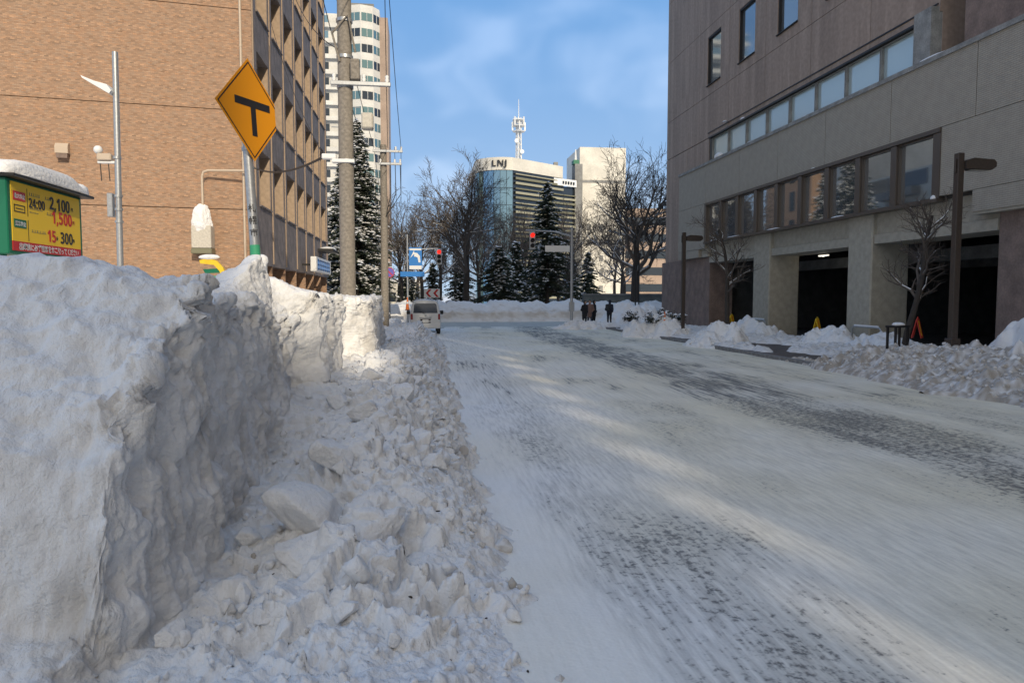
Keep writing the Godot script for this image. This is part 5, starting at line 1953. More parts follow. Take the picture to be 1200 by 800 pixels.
	for x in [-0.3, -0.14]:
		var cd := Shape.new()
		cd.tube([Vector3(x, 4.84, 0), Vector3(x + 0.02, 4.45, 0)], [0.01, 0.01], 4)
		part("cable", cd, M.wire, l)
	var cab := Shape.new()
	cab.cbox(Vector3(-0.17, 3.72, -0.07), Vector3(-0.06, 4.2, 0.07), 0.01)
	part("cabinet", cab, M.galvanised, l)
	for y in [3.6, 3.85, 4.12, 4.9]:
		var bd := Shape.new()
		bd.tube([Vector3(0.03, y, 0), Vector3(0.03, y + 0.05, 0)], [0.082, 0.082], 14)
		part("band", bd, M.galvanised, l)

# ---------------------------------------------------------------- signs

# strokes on a 10 x 10 grid: each entry a line x0 y0 x1 y1
const GLYPHS := {
	"札": [[0, 7, 4, 7], [2, 10, 2, 0], [2, 6, 0, 3], [2, 6, 4, 4], [6, 10, 6, 1], [6, 1, 9, 0], [9, 0, 9, 3]],
	"幌": [[0, 7, 3, 7], [0, 7, 0, 3], [3, 7, 3, 3], [1.5, 10, 1.5, 0], [5, 10, 9, 10], [5, 8.3, 9, 8.3], [5, 10, 5, 6.6], [9, 10, 9, 6.6], [5, 6.6, 9, 6.6], [7, 6, 7, 4], [4.5, 4, 9.5, 4], [6, 4, 5, 0], [7.5, 4, 7.5, 0.5], [7.5, 0.3, 9.7, 0.6]],
	"市": [[5, 10, 5, 8], [0, 8, 10, 8], [1.5, 6, 8.5, 6], [1.5, 6, 1.5, 1.5], [8.5, 6, 8.5, 1.5], [5, 8, 5, 0]],
	"出": [[5, 10, 5, 0], [1.5, 9, 1.5, 5.5], [8.5, 9, 8.5, 5.5], [1.5, 5.5, 8.5, 5.5], [0.5, 4, 0.5, 0.3], [9.5, 4, 9.5, 0.3], [0.5, 0.3, 9.5, 0.3]],
	"庫": [[5, 10, 5, 9], [1, 9, 10, 9], [1, 9, 0, 0], [3, 7, 9, 7], [3.5, 5.5, 8.5, 5.5], [3.5, 3.5, 8.5, 3.5], [3.5, 5.5, 3.5, 3.5], [8.5, 5.5, 8.5, 3.5], [2.5, 2, 9.8, 2], [6, 8, 6, 0]],
	"前": [[3, 10, 4, 8.5], [7, 10, 6, 8.5], [0, 8, 10, 8], [1, 6.5, 4.5, 6.5], [1, 6.5, 1, 0], [4.5, 6.5, 4.5, 0], [1, 4.3, 4.5, 4.3], [1, 2.3, 4.5, 2.3], [6.5, 6.5, 6.5, 2], [9, 6.8, 9, 0]],
	"に": [[1.5, 9, 1, 0.5], [4.5, 7.5, 9, 7.5], [4.3, 3, 5.5, 0.8], [5.5, 0.8, 9.5, 1]],
	"必": [[3, 9, 5, 7.5], [9, 9, 1.5, 0.5], [3, 6, 3.2, 1], [3.2, 1, 8, 1], [8, 1, 8, 3], [0.5, 5, 1, 2.5], [9, 6, 10, 4]],
	"ず": [[0.5, 8, 9.5, 8], [5.5, 10, 5.5, 3], [5.5, 5, 3.5, 4], [3.5, 4, 5.5, 3], [5.5, 3, 4, 0], [8, 10, 8.5, 9], [9.4, 10.4, 9.8, 9.4]],
	"精": [[0, 6, 4, 6], [2, 10, 2, 0], [0.5, 9, 1.2, 7], [3.6, 9, 3, 7], [5, 9, 10, 9], [5.5, 7.5, 9.5, 7.5], [5, 6, 10, 6], [7.5, 10, 7.5, 6], [5.8, 4.6, 9.2, 4.6], [5.8, 4.6, 5.8, 0], [9.2, 4.6, 9.2, 0], [5.8, 2.6, 9.2, 2.6]],
	"算": [[0.5, 9, 4, 9], [5.5, 9, 9.5, 9], [2, 7.8, 8, 7.8], [2, 7.8, 2, 4], [8, 7.8, 8, 4], [2, 6, 8, 6], [2, 4, 8, 4], [0, 2.6, 10, 2.6], [3.5, 4, 3, 0], [6.8, 4, 6.8, 0]],
	"を": [[1, 8.5, 8, 8.5], [5, 10, 2, 5], [2, 5, 6, 5.5], [6, 5.5, 6, 3], [9, 6.5, 3, 3], [3, 3, 3.5, 0.7], [3.5, 0.7, 8.5, 0.6]],
	"お": [[0.5, 7.5, 7, 7.5], [3.5, 10, 3.5, 0.5], [3.5, 0.5, 1, 2], [1, 2, 6, 5], [6, 5, 9, 3.5], [9, 3.5, 6.5, 0.5], [8, 9, 9.5, 7.5]],
	"こ": [[2, 8.5, 8, 8.5], [1.5, 3, 2.5, 1], [2.5, 1, 9, 1]],
	"な": [[0.5, 8, 5, 8], [3, 10, 1, 4.5], [7, 8.5, 9.5, 7], [6.5, 6, 6.5, 1], [6.5, 1, 3.5, 1], [3.5, 1, 4, 2.8], [4, 2.8, 9.5, 0.6]],
	"っ": [[2, 5, 7, 6], [7, 6, 8.5, 3.5], [8.5, 3.5, 5, 0.5]],
	"て": [[0.5, 8.5, 9.5, 9], [8, 8.8, 4, 5], [4, 5, 4.5, 1.8], [4.5, 1.8, 7.5, 0.3]],
	"く": [[7, 10, 2.5, 5], [2.5, 5, 7.5, 0]],
	"だ": [[0.5, 8, 5.5, 8], [3.2, 10, 1, 0.5], [5, 5.5, 8.5, 5.5], [4.6, 2.2, 5.5, 0.8], [5.5, 0.8, 9.5, 0.8], [8, 9.8, 8.6, 8.6], [9.3, 10, 9.9, 8.8]],
	"さ": [[1, 7.5, 9, 8], [4.5, 10, 7.5, 4.5], [2, 3.5, 3, 1], [3, 1, 8, 0.7]],
	"い": [[1.5, 8.5, 1.8, 2], [1.8, 2, 3.5, 2.5], [8, 8, 9, 3.5]],
	"最": [[2.5, 10, 7.5, 10], [2.5, 8.3, 7.5, 8.3], [2.5, 10, 2.5, 6.8], [7.5, 10, 7.5, 6.8], [0, 6.6, 10, 6.6], [1.5, 6.6, 1.5, 0.5], [4.5, 6.6, 4.5, 0], [1.5, 4.6, 4.5, 4.6], [1.5, 2.6, 4.5, 2.6], [5.5, 5, 9, 5], [9, 5, 5.5, 0], [6, 4, 9.8, 0]],
	"大": [[0.5, 7, 9.5, 7], [5, 10, 5, 6.5], [5, 6.5, 1, 0], [5, 6.5, 9, 0]],
	"料": [[0, 6, 5, 6], [2.5, 10, 2.5, 0], [0.5, 9, 1.5, 7], [4.6, 9, 3.6, 7], [2.5, 5.5, 0, 2], [6, 9, 7, 8], [5.8, 6.5, 6.8, 5.5], [5.5, 3, 10, 4], [8.5, 10, 8.5, 0]],
	"金": [[5, 10, 0, 6.5], [5, 10, 10, 6.5], [2.5, 6, 7.5, 6], [1.5, 3.8, 8.5, 3.8], [5, 6, 5, 0.4], [2.5, 3, 3.2, 1.4], [7.5, 3, 6.8, 1.4], [0.5, 0.4, 9.5, 0.4]],
	"通": [[1, 9.5, 2, 8], [0.5, 6, 2.2, 6], [2.2, 6, 2.2, 2], [2.2, 2, 0.3, 0.5], [2.2, 1.5, 10, 0.5], [4, 9.5, 9, 9.5], [4, 7.5, 9, 7.5], [4, 7.5, 4, 2], [9, 7.5, 9, 2], [4, 5.6, 9, 5.6], [4, 3.8, 9, 3.8], [6.5, 7.5, 6.5, 2]],
	"常": [[5, 10, 5, 8], [2, 9.6, 2.8, 8.4], [8, 9.6, 7.2, 8.4], [0.5, 8, 9.5, 8], [3, 6.6, 7, 6.6], [3, 4.8, 7, 4.8], [3, 6.6, 3, 4.8], [7, 6.6, 7, 4.8], [1.5, 3.5, 8.5, 3.5], [1.5, 3.5, 1.5, 0.5], [8.5, 3.5, 8.5, 0.5], [5, 4.8, 5, 0]],
	"分": [[4, 10, 0.5, 5.5], [6, 10, 9.5, 5.5], [2.5, 5, 7.5, 5], [7.5, 5, 6.5, 0.5], [4.5, 5, 2, 0]],
	"円": [[1, 9, 9, 9], [1, 9, 1, 0], [9, 9, 9, 0], [5, 9, 5, 5], [1, 5, 9, 5]],
}

func write_glyphs(text: String, at: Vector3, right: Vector3, up: Vector3, out: Vector3, size: float, step: Vector3, stroke: float, m: Material, parent: Node) -> void:
	for k in text.length():
		var ch := text[k]
		if not GLYPHS.has(ch):
			continue
		var s := Shape.new()
		var o := at + step * k
		for q in GLYPHS[ch]:
			var a: Vector3 = o + right * q[0] * size / 10.0 + up * q[1] * size / 10.0
			var b: Vector3 = o + right * q[2] * size / 10.0 + up * q[3] * size / 10.0
			var d := (b - a).normalized()
			var w := d.cross(out).normalized() * stroke * 0.5
			a -= d * stroke * 0.35
			b += d * stroke * 0.35
			s.quad(a - w, a + w, b + w, b - w, out)
		part("character", s, m, parent)

func build_signs() -> void:
	# warning sign: T-junction, on a leaning post
	var t := thing("warning_sign", "orange diamond T-junction warning sign with a bent corner on a grey post", "road sign", Vector3(-1.83, 1.25, -8.8))
	t.rotation.z = 0.05
	var ps := Shape.new()
	ps.tube([Vector3(0, -0.9, 0), Vector3(0, 2.88, 0)], [0.055, 0.055], 16)
	part("post", ps, M.galvanised, t)
	var pt := Shape.new()
	pt.tube([Vector3(0, 0.9, 0), Vector3(0, 1.44, 0)], [0.0575, 0.0575], 16, false)
	part("green_band", pt, M.tape_green, t)
	var cap := Shape.new()
	cap.tube([Vector3(0, 2.88, 0), Vector3(0, 2.91, 0)], [0.058, 0.04], 16)
	part("post_cap", cap, M.galvanised, t)
	# the three characters on the post, each on the side towards the viewer
	var right := Vector3(0.977, 0, 0.213)
	var out := Vector3(-0.0, 0, 0) + Vector3(0.213, 0, 0.977)
	out = Vector3(0.21, 0, 0.978)
	right = Vector3(0.978, 0, -0.21)
	for k in 3:
		write_glyphs("札幌市"[k], out * 0.0595 - right * 0.038 + Vector3.UP * (1.82 - k * 0.14), right, Vector3.UP, out, 0.082, Vector3.ZERO, 0.0105, M.sign_black, t)
	var ang := atan2(0.89, 0.45)
	var face := Node3D.new()
	face.name = "plate_mount"
	var bs := Basis(Vector3(0.45, 0, -0.893), Vector3.UP, Vector3(0.893, 0, 0.45))
	var tf := Transform3D(bs, Vector3(0.0, 2.97, 0) + bs.z * 0.09)
	var h := 0.58
	var cut := 0.43
	var v := h - cut
	var plate := Shape.new()
	plate.prism(PackedVector2Array([Vector2(0, h), Vector2(-h + 0.03, 0.03), Vector2(-h, 0), Vector2(-h + 0.03, -0.03), Vector2(0, -h), Vector2(cut, -v), Vector2(cut, v)]), -0.004, 0.0, tf)
	var pl := part("plate", plate, M.orange_paint, t)
	# the corner that has been pushed back
	var bent := Shape.new()
	bent.quad(tf * Vector3(cut, v, -0.002), tf * Vector3(cut, -v, -0.002), tf * Vector3(cut + 0.02, 0, -0.14), tf * Vector3(cut + 0.02, 0, -0.14), tf.basis.x)
	part("bent_corner", bent, M.orange_paint, pl)
	var ring := Shape.new()
	var hi := h - 0.035
	var lo := h - 0.055
	var e := [[Vector2(0, hi), Vector2(-hi, 0), Vector2(-lo, 0), Vector2(0, lo)], [Vector2(-hi, 0), Vector2(0, -hi), Vector2(0, -lo), Vector2(-lo, 0)], [Vector2(0, hi), Vector2(cut, hi - cut), Vector2(cut, lo - cut), Vector2(0, lo)], [Vector2(0, -hi), Vector2(cut, -(hi - cut)), Vector2(cut, -(lo - cut)), Vector2(0, -lo)]]
	for q in e:
		ring.quad(tf * Vector3(q[0].x, q[0].y, 0.003), tf * Vector3(q[1].x, q[1].y, 0.003), tf * Vector3(q[2].x, q[2].y, 0.003), tf * Vector3(q[3].x, q[3].y, 0.003), tf.basis.z)
	part("border", ring, M.sign_black, pl)
	var tee := Shape.new()
	tee.prism(PackedVector2Array([Vector2(-0.27, 0.115), Vector2(0.33, 0.115), Vector2(0.33, 0.03), Vector2(0.075, 0.03), Vector2(0.075, -0.29), Vector2(-0.01, -0.29), Vector2(-0.01, 0.03), Vector2(-0.27, 0.03)]), 0.002, 0.004, tf)
	part("symbol", tee, M.sign_black, pl)
	for y in [-0.18, 0.1]:
		var cl := Shape.new()
		cl.tube([Vector3(0, 2.7 + y, 0), Vector3(0, 2.74 + y, 0)], [0.068, 0.068], 14)
		part("clamp", cl, M.galvanised, t)
	face.free()

	# price board of the car park
	var b := thing("price_board", "yellow car park price board in a green case under a cap of snow", "sign", Vector3(-6.2, 0, 0))
	var cs := Shape.new()
	cs.cbox(Vector3(-0.3, 2.74, -14.46), Vector3(-0.012, 3.9, -12.0), 0.015)
	part("case", cs, M.sign_green, b)
	for z in [-14.3, -12.2]:
		var lg := Shape.new()
		lg.tube([Vector3(-0.2, -0.3, z), Vector3(-0.2, 2.75, z)], [0.05, 0.05], 8)
		part("leg", lg, M.sign_green, b)
	var fa := Shape.new()
	fa.box(Vector3(-0.011, 2.95, -14.36), Vector3(-0.002, 3.86, -12.1))
	part("face", fa, M.yellow, b)
	var rd := Shape.new()
	rd.box(Vector3(-0.011, 2.80, -14.36), Vector3(-0.001, 2.948, -12.1))
	part("red_strip", rd, M.red_paint, b)
	var up := Vector3.UP
	var rt := Vector3(0, 0, -1)
	write_glyphs("出庫前に必ず精算をおこなってください", Vector3(0.003, 2.825, -12.27), rt, up, Vector3.RIGHT, 0.097, rt * 0.111, 0.017, M.white_paint, b)
	# tags
	var r1 := Shape.new()
	r1.box(Vector3(0.0, 3.58, -12.50), Vector3(0.004, 3.72, -12.15))
	part("tag", r1, M.red_paint, b)
	write_glyphs("最大料金", Vector3(0.006, 3.615, -12.175), rt, up, Vector3.RIGHT, 0.068, rt * 0.078, 0.011, M.white_paint, b)
	var r2 := Shape.new()
	r2.box(Vector3(0.0, 3.16, -12.50), Vector3(0.004, 3.29, -12.15))
	part("tag", r2, M.sign_green, b)
	write_glyphs("通常料金", Vector3(0.006, 3.19, -12.175), rt, up, Vector3.RIGHT, 0.068, rt * 0.078, 0.011, M.white_paint, b)
	# an empty outlined box, dividing rules
	var ru := Shape.new()
	for q in [[3.50, 3.515, -12.48, -12.17], [3.40, 3.415, -12.48, -12.17], [3.40, 3.515, -12.185, -12.17], [3.40, 3.515, -12.48, -12.465], [3.36, 3.8, -12.565, -12.555], [2.97, 3.3, -12.565, -12.555], [3.45, 3.462, -12.43, -12.22]]:
		ru.box(Vector3(0.0, q[0], q[2]), Vector3(0.003, q[1], q[3]))
	part("rules", ru, M.sign_black, b)
	for q in [["2,100", 0.17, 3.66, -13.62], ["1,500", 0.17, 3.43, -13.68], ["15", 0.16, 3.1, -13.3], ["300", 0.16, 3.1, -13.82], ["24:00", 0.12, 3.585, -12.85]]:
		var lm := put("digits", lettering(q[0], q[1] * 1.25, 0.004), M.red_paint if q[0] in ["15", "1,500"] else M.sign_black, b)
		lm.position = Vector3(0.003, q[2], q[3])
		lm.rotation.y = PI / 2
	write_glyphs("円", Vector3(0.004, 3.6, -14.02), rt, up, Vector3.RIGHT, 0.07, rt, 0.012, M.sign_black, b)
	write_glyphs("円", Vector3(0.004, 3.37, -14.06), rt, up, Vector3.RIGHT, 0.07, rt, 0.012, M.red_paint, b)
	write_glyphs("分", Vector3(0.004, 3.05, -13.45), rt, up, Vector3.RIGHT, 0.06, rt, 0.012, M.sign_black, b)
	write_glyphs("円", Vector3(0.004, 3.05, -14.05), rt, up, Vector3.RIGHT, 0.06, rt, 0.012, M.sign_black, b)
	# fine print, unreadable: short strokes
	var fp := Shape.new()
	var r := RandomNumberGenerator.new()
	r.seed = 8
	for row in [[3.70, -12.62, 0.05, 6], [3.49, -12.62, 0.03, 12], [3.43, -12.62, 0.02, 12], [3.12, -12.66, 0.045, 9], [3.70, -13.12, 0.05, 5], [3.45, -13.16, 0.05, 4]]:
		for k in row[3]:
			var z: float = row[1] - k * row[2] * 1.15
			fp.box(Vector3(0.0, row[0], z - row[2] * 0.8), Vector3(0.002, row[0] + row[2] * 0.2, z))
			fp.box(Vector3(0.0, row[0], z - row[2] * r.randf_range(0.3, 0.7)), Vector3(0.0025, row[0] + row[2], z - row[2] * 0.25))
	part("fine_print", fp, M.louver_dark, b)
	var hood := Shape.new()
	hood.cbox(Vector3(-0.5, 3.9, -14.62), Vector3(0.16, 3.95, -11.9), 0.012)
	part("hood", hood, M.dark_metal, b)
	var sn := lump_shape(Vector3.ONE, 88, 4, 0.05, 0)
	for k in sn.v.size():
		var q := sn.v[k]
		q = Vector3(signf(q.x) * pow(absf(q.x), 0.62) * 0.35, signf(q.y) * pow(absf(q.y), 0.7) * 0.27, signf(q.z) * pow(absf(q.z), 0.5) * 1.38)
		# it has slid and broken away towards the far end
		if q.z < -0.5:
			q.y *= 0.72 + 0.25 * sin(q.z * 9.0)
		q.y = maxf(q.y, -0.01)
		sn.v[k] = q
	put("snow_cap", smoothed(sn.v, sn.i), M.plain_snow, b).position = Vector3(-0.13, 3.96, -13.24)
	var foot := Shape.new()
	foot.cbox(Vector3(-0.3, 2.62, -14.44), Vector3(0.0, 2.74, -14.1), 0.01)
	part("bracket", foot, M.sign_green, b)

	# meter cabinet with snow on the brick wall, its conduit
	var c := thing("wall_cabinet", "beige cabinet with a tall snow cap hung on the brick end wall", "cabinet", Vector3(-7.72, 0, -27.45))
	var cb := Shape.new()
	cb.cbox(Vector3(-0.34, 3.8, -0.24), Vector3(0.34, 4.6, 0.24), 0.02)
	part("box", cb, M.box_white, c)
	var cbase := Shape.new()
	cbase.cbox(Vector3(-0.36, 3.6, -0.25), Vector3(0.36, 3.79, 0.25), 0.02)
	part("base", cbase, M.louver_dark, c)
	var snc := lump_shape(Vector3(0.40, 0.62, 0.30), 91, 4, 0.14, 6)
	put("snow_cap", snc.mesh(), M.plain_snow, c).position = Vector3(0.0, 4.78, 0.0)
	var pp := Shape.new()
	pp.tube([Vector3(0.05, 4.6, 0.1), Vector3(0.05, 6.35, 0.1), Vector3(0.1, 6.5, 0.1), Vector3(0.25, 6.56, 0.1), Vector3(1.75, 6.58, 0.1)], [0.045, 0.045, 0.045, 0.045, 0.045], 8)
	part("conduit", pp, M.pipe_tan, c)

	# striped board leaning in the lot
	var g := thing("striped_board", "green and yellow striped board with an arched top, half sunk in snow", "board", Vector3(-5.8, 2.35, -21.5), -0.15)
	var arch := PackedVector2Array([Vector2(-0.36, 0.75), Vector2(-0.12, 0.8), Vector2(0.12, 0.74), Vector2(0.3, 0.55), Vector2(0.42, 0.2), Vector2(0.44, -0.3), Vector2(0.34, -0.3), Vector2(0.3, 0.2), Vector2(0.2, 0.45), Vector2(0.05, 0.62), Vector2(-0.34, 0.66)])
	var ay := Shape.new()
	ay.prism(arch, -0.05, 0.05)
	part("rim", ay, M.yellow, g)
	for k in 4:
		var y := 0.5 - k * 0.2
		var sp := Shape.new()
		sp.prism(PackedVector2Array([Vector2(-0.28 + k * 0.07, y), Vector2(0.16 + k * 0.06, y + 0.02), Vector2(0.22 + k * 0.05, y - 0.1), Vector2(-0.22 + k * 0.07, y - 0.12)]), -0.02, 0.02)
		part("slat", sp, M.tape_green if k % 2 else M.sign_green, g)
	var gs := lump_shape(Vector3(0.3, 0.08, 0.1), 93, 2, 0.1)
	put("snow", gs.mesh(), M.plain_snow, g).position = Vector3(-0.1, 0.84, 0)
	var w := thing("white_marker", "small white marker post capped with snow behind the warning sign", "post", Vector3(-2.05, 1.9, -9.9))
	var wm := Shape.new()
	wm.cbox(Vector3(-0.055, 0, -0.055), Vector3(0.055, 0.62, 0.055), 0.01)
	part("post", wm, M.white_paint, w)
	var wc := lump_shape(Vector3(0.08, 0.08, 0.08), 95, 2, 0.1)
	put("snow", wc.mesh(), M.plain_snow, w).position = Vector3(0, 0.66, 0)

	# signs and signals at the junction
	var a := thing("sign_pole", "pale pole with a blue arrow sign and street plate at the junction", "road sign", Vector3(-0.85, 0, -52.0))
	var ap := Shape.new()
	ap.tube([Vector3(0, -0.3, 0), Vector3(0, 6.4, 0)], [0.075, 0.06], 10)
	part("pole", ap, M.galvanised, a)
	box_part("arrow_plate", Vector3(0.12, 3.95, 0.08), Vector3(1.02, 5.5, 0.11), M.blue_paint, a)
	var ar := Shape.new()
	ar.prism(PackedVector2Array([Vector2(0.2, 4.75), Vector2(0.48, 5.05), Vector2(0.48, 4.87), Vector2(0.72, 4.8), Vector2(0.78, 4.45), Vector2(0.92, 4.45), Vector2(0.88, 4.9), Vector2(0.7, 5.1), Vector2(0.48, 5.14), Vector2(0.48, 5.3)]), 0.112, 0.125)
	part("arrow", ar, M.white_paint, a)
	box_part("white_strip", Vector3(0.14, 3.97, 0.112), Vector3(1.0, 4.22, 0.12), M.white_paint, a)
	box_part("white_strip", Vector3(0.16, 5.3, 0.112), Vector3(0.98, 5.42, 0.12), M.white_paint, a)
	box_part("street_plate", Vector3(-0.5, 3.45, 0.08), Vector3(1.2, 3.8, 0.12), M.blue_paint, a)
	var mb := Shape.new()
	mb.tube([Vector3(0, 5.35, 0), Vector3(2.15, 5.45, 0)], [0.045, 0.035], 8)
	part("arm", mb, M.galvanised, a)
	signal_head(Vector3(1.38, 5.35, -51.9), "red traffic signal hanging by the blue arrow sign")
	var n := thing("traffic_cone", "orange traffic cone at the foot of the arrow sign pole", "cone", Vector3(-0.85, 1.1, -50.6))
	cone_parts(n, 0.9)

	var sp2 := thing("signal_pole", "grey traffic signal pole with a long arm at the corner", "signal pole", Vector3(9.72, 0, -46.0))
	var s1 := Shape.new()
	s1.tube([Vector3(0, -0.2, 0), Vector3(0, 6.5, 0)], [0.1, 0.08], 12)
	part("pole", s1, M.galvanised, sp2)
	var s3 := Shape.new()
	s3.tube([Vector3(0, 5.9, 0), Vector3(-1.2, 6.2, 0), Vector3(-3.0, 6.25, 0)], [0.055, 0.05, 0.04], 8)
	part("arm", s3, M.galvanised, sp2)
	box_part("street_plate", Vector3(-1.75, 4.9, 0.06), Vector3(-0.15, 5.3, 0.09), M.white_paint, sp2)
	box_part("control_box", Vector3(-0.16, 1.1, -0.1), Vector3(0.16, 1.7, 0.14), M.galvanised, sp2)
	signal_head(Vector3(7.15, 6.1, -46.0), "red traffic signal at the end of the long signal arm")

	var ch := thing("chevron_board", "white board with two red chevrons above the far snow bank", "road sign", Vector3(0.95, 0.2, -57.4))
	box_part("board", Vector3(-0.62, 1.75, -0.02), Vector3(0.62, 2.45, 0.02), M.white_paint, ch)
	for x in [-0.28, 0.3]:
		var cv := Shape.new()
		cv.prism(PackedVector2Array([Vector2(x - 0.2, 2.1), Vector2(x + 0.05, 2.4), Vector2(x + 0.24, 2.4), Vector2(x - 0.01, 2.1), Vector2(x + 0.24, 1.8), Vector2(x + 0.05, 1.8)]), 0.021, 0.03)
		part("chevron", cv, M.red_paint, ch)
	for x in [-0.4, 0.4]:
		var cg := Shape.new()
		cg.tube([Vector3(x, -0.3, -0.05), Vector3(x, 2.4, -0.05)], [0.03, 0.03], 6)
		part("post", cg, M.galvanised, ch)
	var np := thing("parking_sign", "round blue and red no-parking sign on a thin post", "road sign", Vector3(-1.8, 0, -44.5))
	var nq := Shape.new()
	nq.tube([Vector3(0, -0.3, 0), Vector3(0, 3.75, 0)], [0.035, 0.035], 8)
	part("post", nq, M.dark_metal, np)
	var n1 := Shape.new()
	n1.tube([Vector3(0, 3.5, 0.04), Vector3(0, 3.5, 0.06)], [0.3, 0.3], 24)
	part("rim", n1, M.red_paint, np)
	var n2 := Shape.new()
	n2.disc(Vector3(0, 3.5, 0.064), Vector3.BACK, 0.262, 24)
	part("disc", n2, M.purple_paint, np)
	var n3 := Shape.new()
	n3.box(Vector3(-0.24, -0.035, 0.066), Vector3(0.24, 0.035, 0.07), Transform3D(Basis(Vector3.BACK, -0.78), Vector3(0, 3.5, 0)))
	part("slash", n3, M.red_paint, np)

func signal_head(at: Vector3, label: String) -> void:
	var o := thing("traffic_signal", label, "traffic signal", at)
	var s := Shape.new()
	s.cbox(Vector3(-0.19, -1.05, -0.1), Vector3(0.19, 0.06, 0.1), 0.03)
	part("housing", s, M.galvanised, o)
	for k in 3:
		var l := Shape.new()
		l.disc(Vector3(0, -0.16 - k * 0.33, 0.106), Vector3.BACK, 0.14, 20)
		if k == 0:
			var m := mat(lin(0.6, 0.02, 0.015), 0.4)
			m.emission_enabled = true
			m.emission = Color(1.0, 0.16, 0.1)
			m.emission_energy_multiplier = 0.7
			part("red_light", l, m, o)
		else:
			part("dark_light", l, M.rubber, o)
		var v := Shape.new()
		for q in 9:
			var a0 := PI * q / 9.0
			var a1 := PI * (q + 1) / 9.0
			var p0 := Vector3(cos(a0) * 0.155, sin(a0) * 0.155 - 0.16 - k * 0.33, 0.1)
			var p1 := Vector3(cos(a1) * 0.155, sin(a1) * 0.155 - 0.16 - k * 0.33, 0.1)
			v.quad(p0, p1, p1 + Vector3(0, 0, 0.2), p0 + Vector3(0, 0, 0.2), Vector3(cos(a0), sin(a0), 0))
		part("visor", v, M.galvanised, o)
	var om := OmniLight3D.new()
	om.name = "red_glow"
	om.light_color = Color(1.0, 0.16, 0.1)
	om.light_energy = 0.03
	om.light_size = 0.14
	om.omni_range = 20.0
	om.omni_attenuation = 2.0
	om.shadow_enabled = true
	om.position = Vector3(0, -0.16, 0.36)
	o.add_child(om)

func cone_parts(o: Node3D, h: float) -> void:
	var b := Shape.new()
	b.cbox(Vector3(-0.19 * h, 0, -0.19 * h), Vector3(0.19 * h, 0.04, 0.19 * h), 0.01)
	part("base", b, M.rubber, o)
	var s := Shape.new()
	s.tube([Vector3(0, 0.04, 0), Vector3(0, h, 0)], [0.15 * h, 0.03 * h], 14)
	part("body", s, M.orange_plastic, o)
	var w := Shape.new()
	w.tube([Vector3(0, h * 0.5, 0), Vector3(0, h * 0.65, 0)], [0.096 * h, 0.078 * h], 14, false)
	part("band", w, M.white_paint, o)

# ---------------------------------------------------------------- street furniture

func lamp(label: String, at: Vector3, top: float) -> void:
	var o := thing("street_lamp", label, "street lamp", at)
	var b := Shape.new()
	b.cbox(Vector3(-0.13, -0.3, -0.13), Vector3(0.13, 0.34, 0.13), 0.012)
	part("base", b, M.lamp_brown, o)
	var p := Shape.new()
	p.cbox(Vector3(-0.085, 0.3, -0.085), Vector3(0.085, top, 0.085), 0.012)
	part("post", p, M.lamp_brown, o)
	var fin := Shape.new()
	fin.cbox(Vector3(-0.125, top - 0.5, -0.03), Vector3(-0.088, top - 0.15, 0.03), 0.008)
	part("fin", fin, M.lamp_brown, o)
	var hd := Shape.new()
	hd.prism(PackedVector2Array([Vector2(0.09, top - 0.40), Vector2(0.80, top - 0.42), Vector2(0.92, top - 0.34), Vector2(0.93, top - 0.24), Vector2(0.86, top - 0.16), Vector2(0.3, top - 0.13), Vector2(0.09, top - 0.2)]), -0.15, 0.15)
	part("head", hd, M.lamp_brown, o)
	var gl := Shape.new()
	gl.box(Vector3(0.25, top - 0.432, -0.11), Vector3(0.78, top - 0.424, 0.11))
	part("diffuser", gl, M.box_white, o)

func stand_board(label: String, at: Vector3, turn: float, h: float, m1: Material, m2: Material) -> void:
	var o := thing("stand_board", label, "notice board", at, turn)
	for s in [-1.0, 1.0]:
		var p := Shape.new()
		var tf := Transform3D(Basis(Vector3.RIGHT, -0.22 * s), Vector3(0, h, 0))
		p.cbox(Vector3(-0.17, -h * 1.02, -0.012), Vector3(0.17, 0.0, 0.012), 0.005, tf)
		part("panel", p, m1, o)
		var st := Shape.new()
		st.box(Vector3(-0.06, -h * 0.9, 0.013 * s - 0.001), Vector3(0.05, -h * 0.12, 0.013 * s + 0.002), tf)
		part("stripe", st, m2, o)
	var k := Shape.new()
	k.tube([Vector3(-0.05, h, 0), Vector3(-0.05, h + 0.06, 0), Vector3(0.05, h + 0.06, 0), Vector3(0.05, h, 0)], [0.01, 0.01, 0.01, 0.01], 6)
	part("handle", k, m1, o)

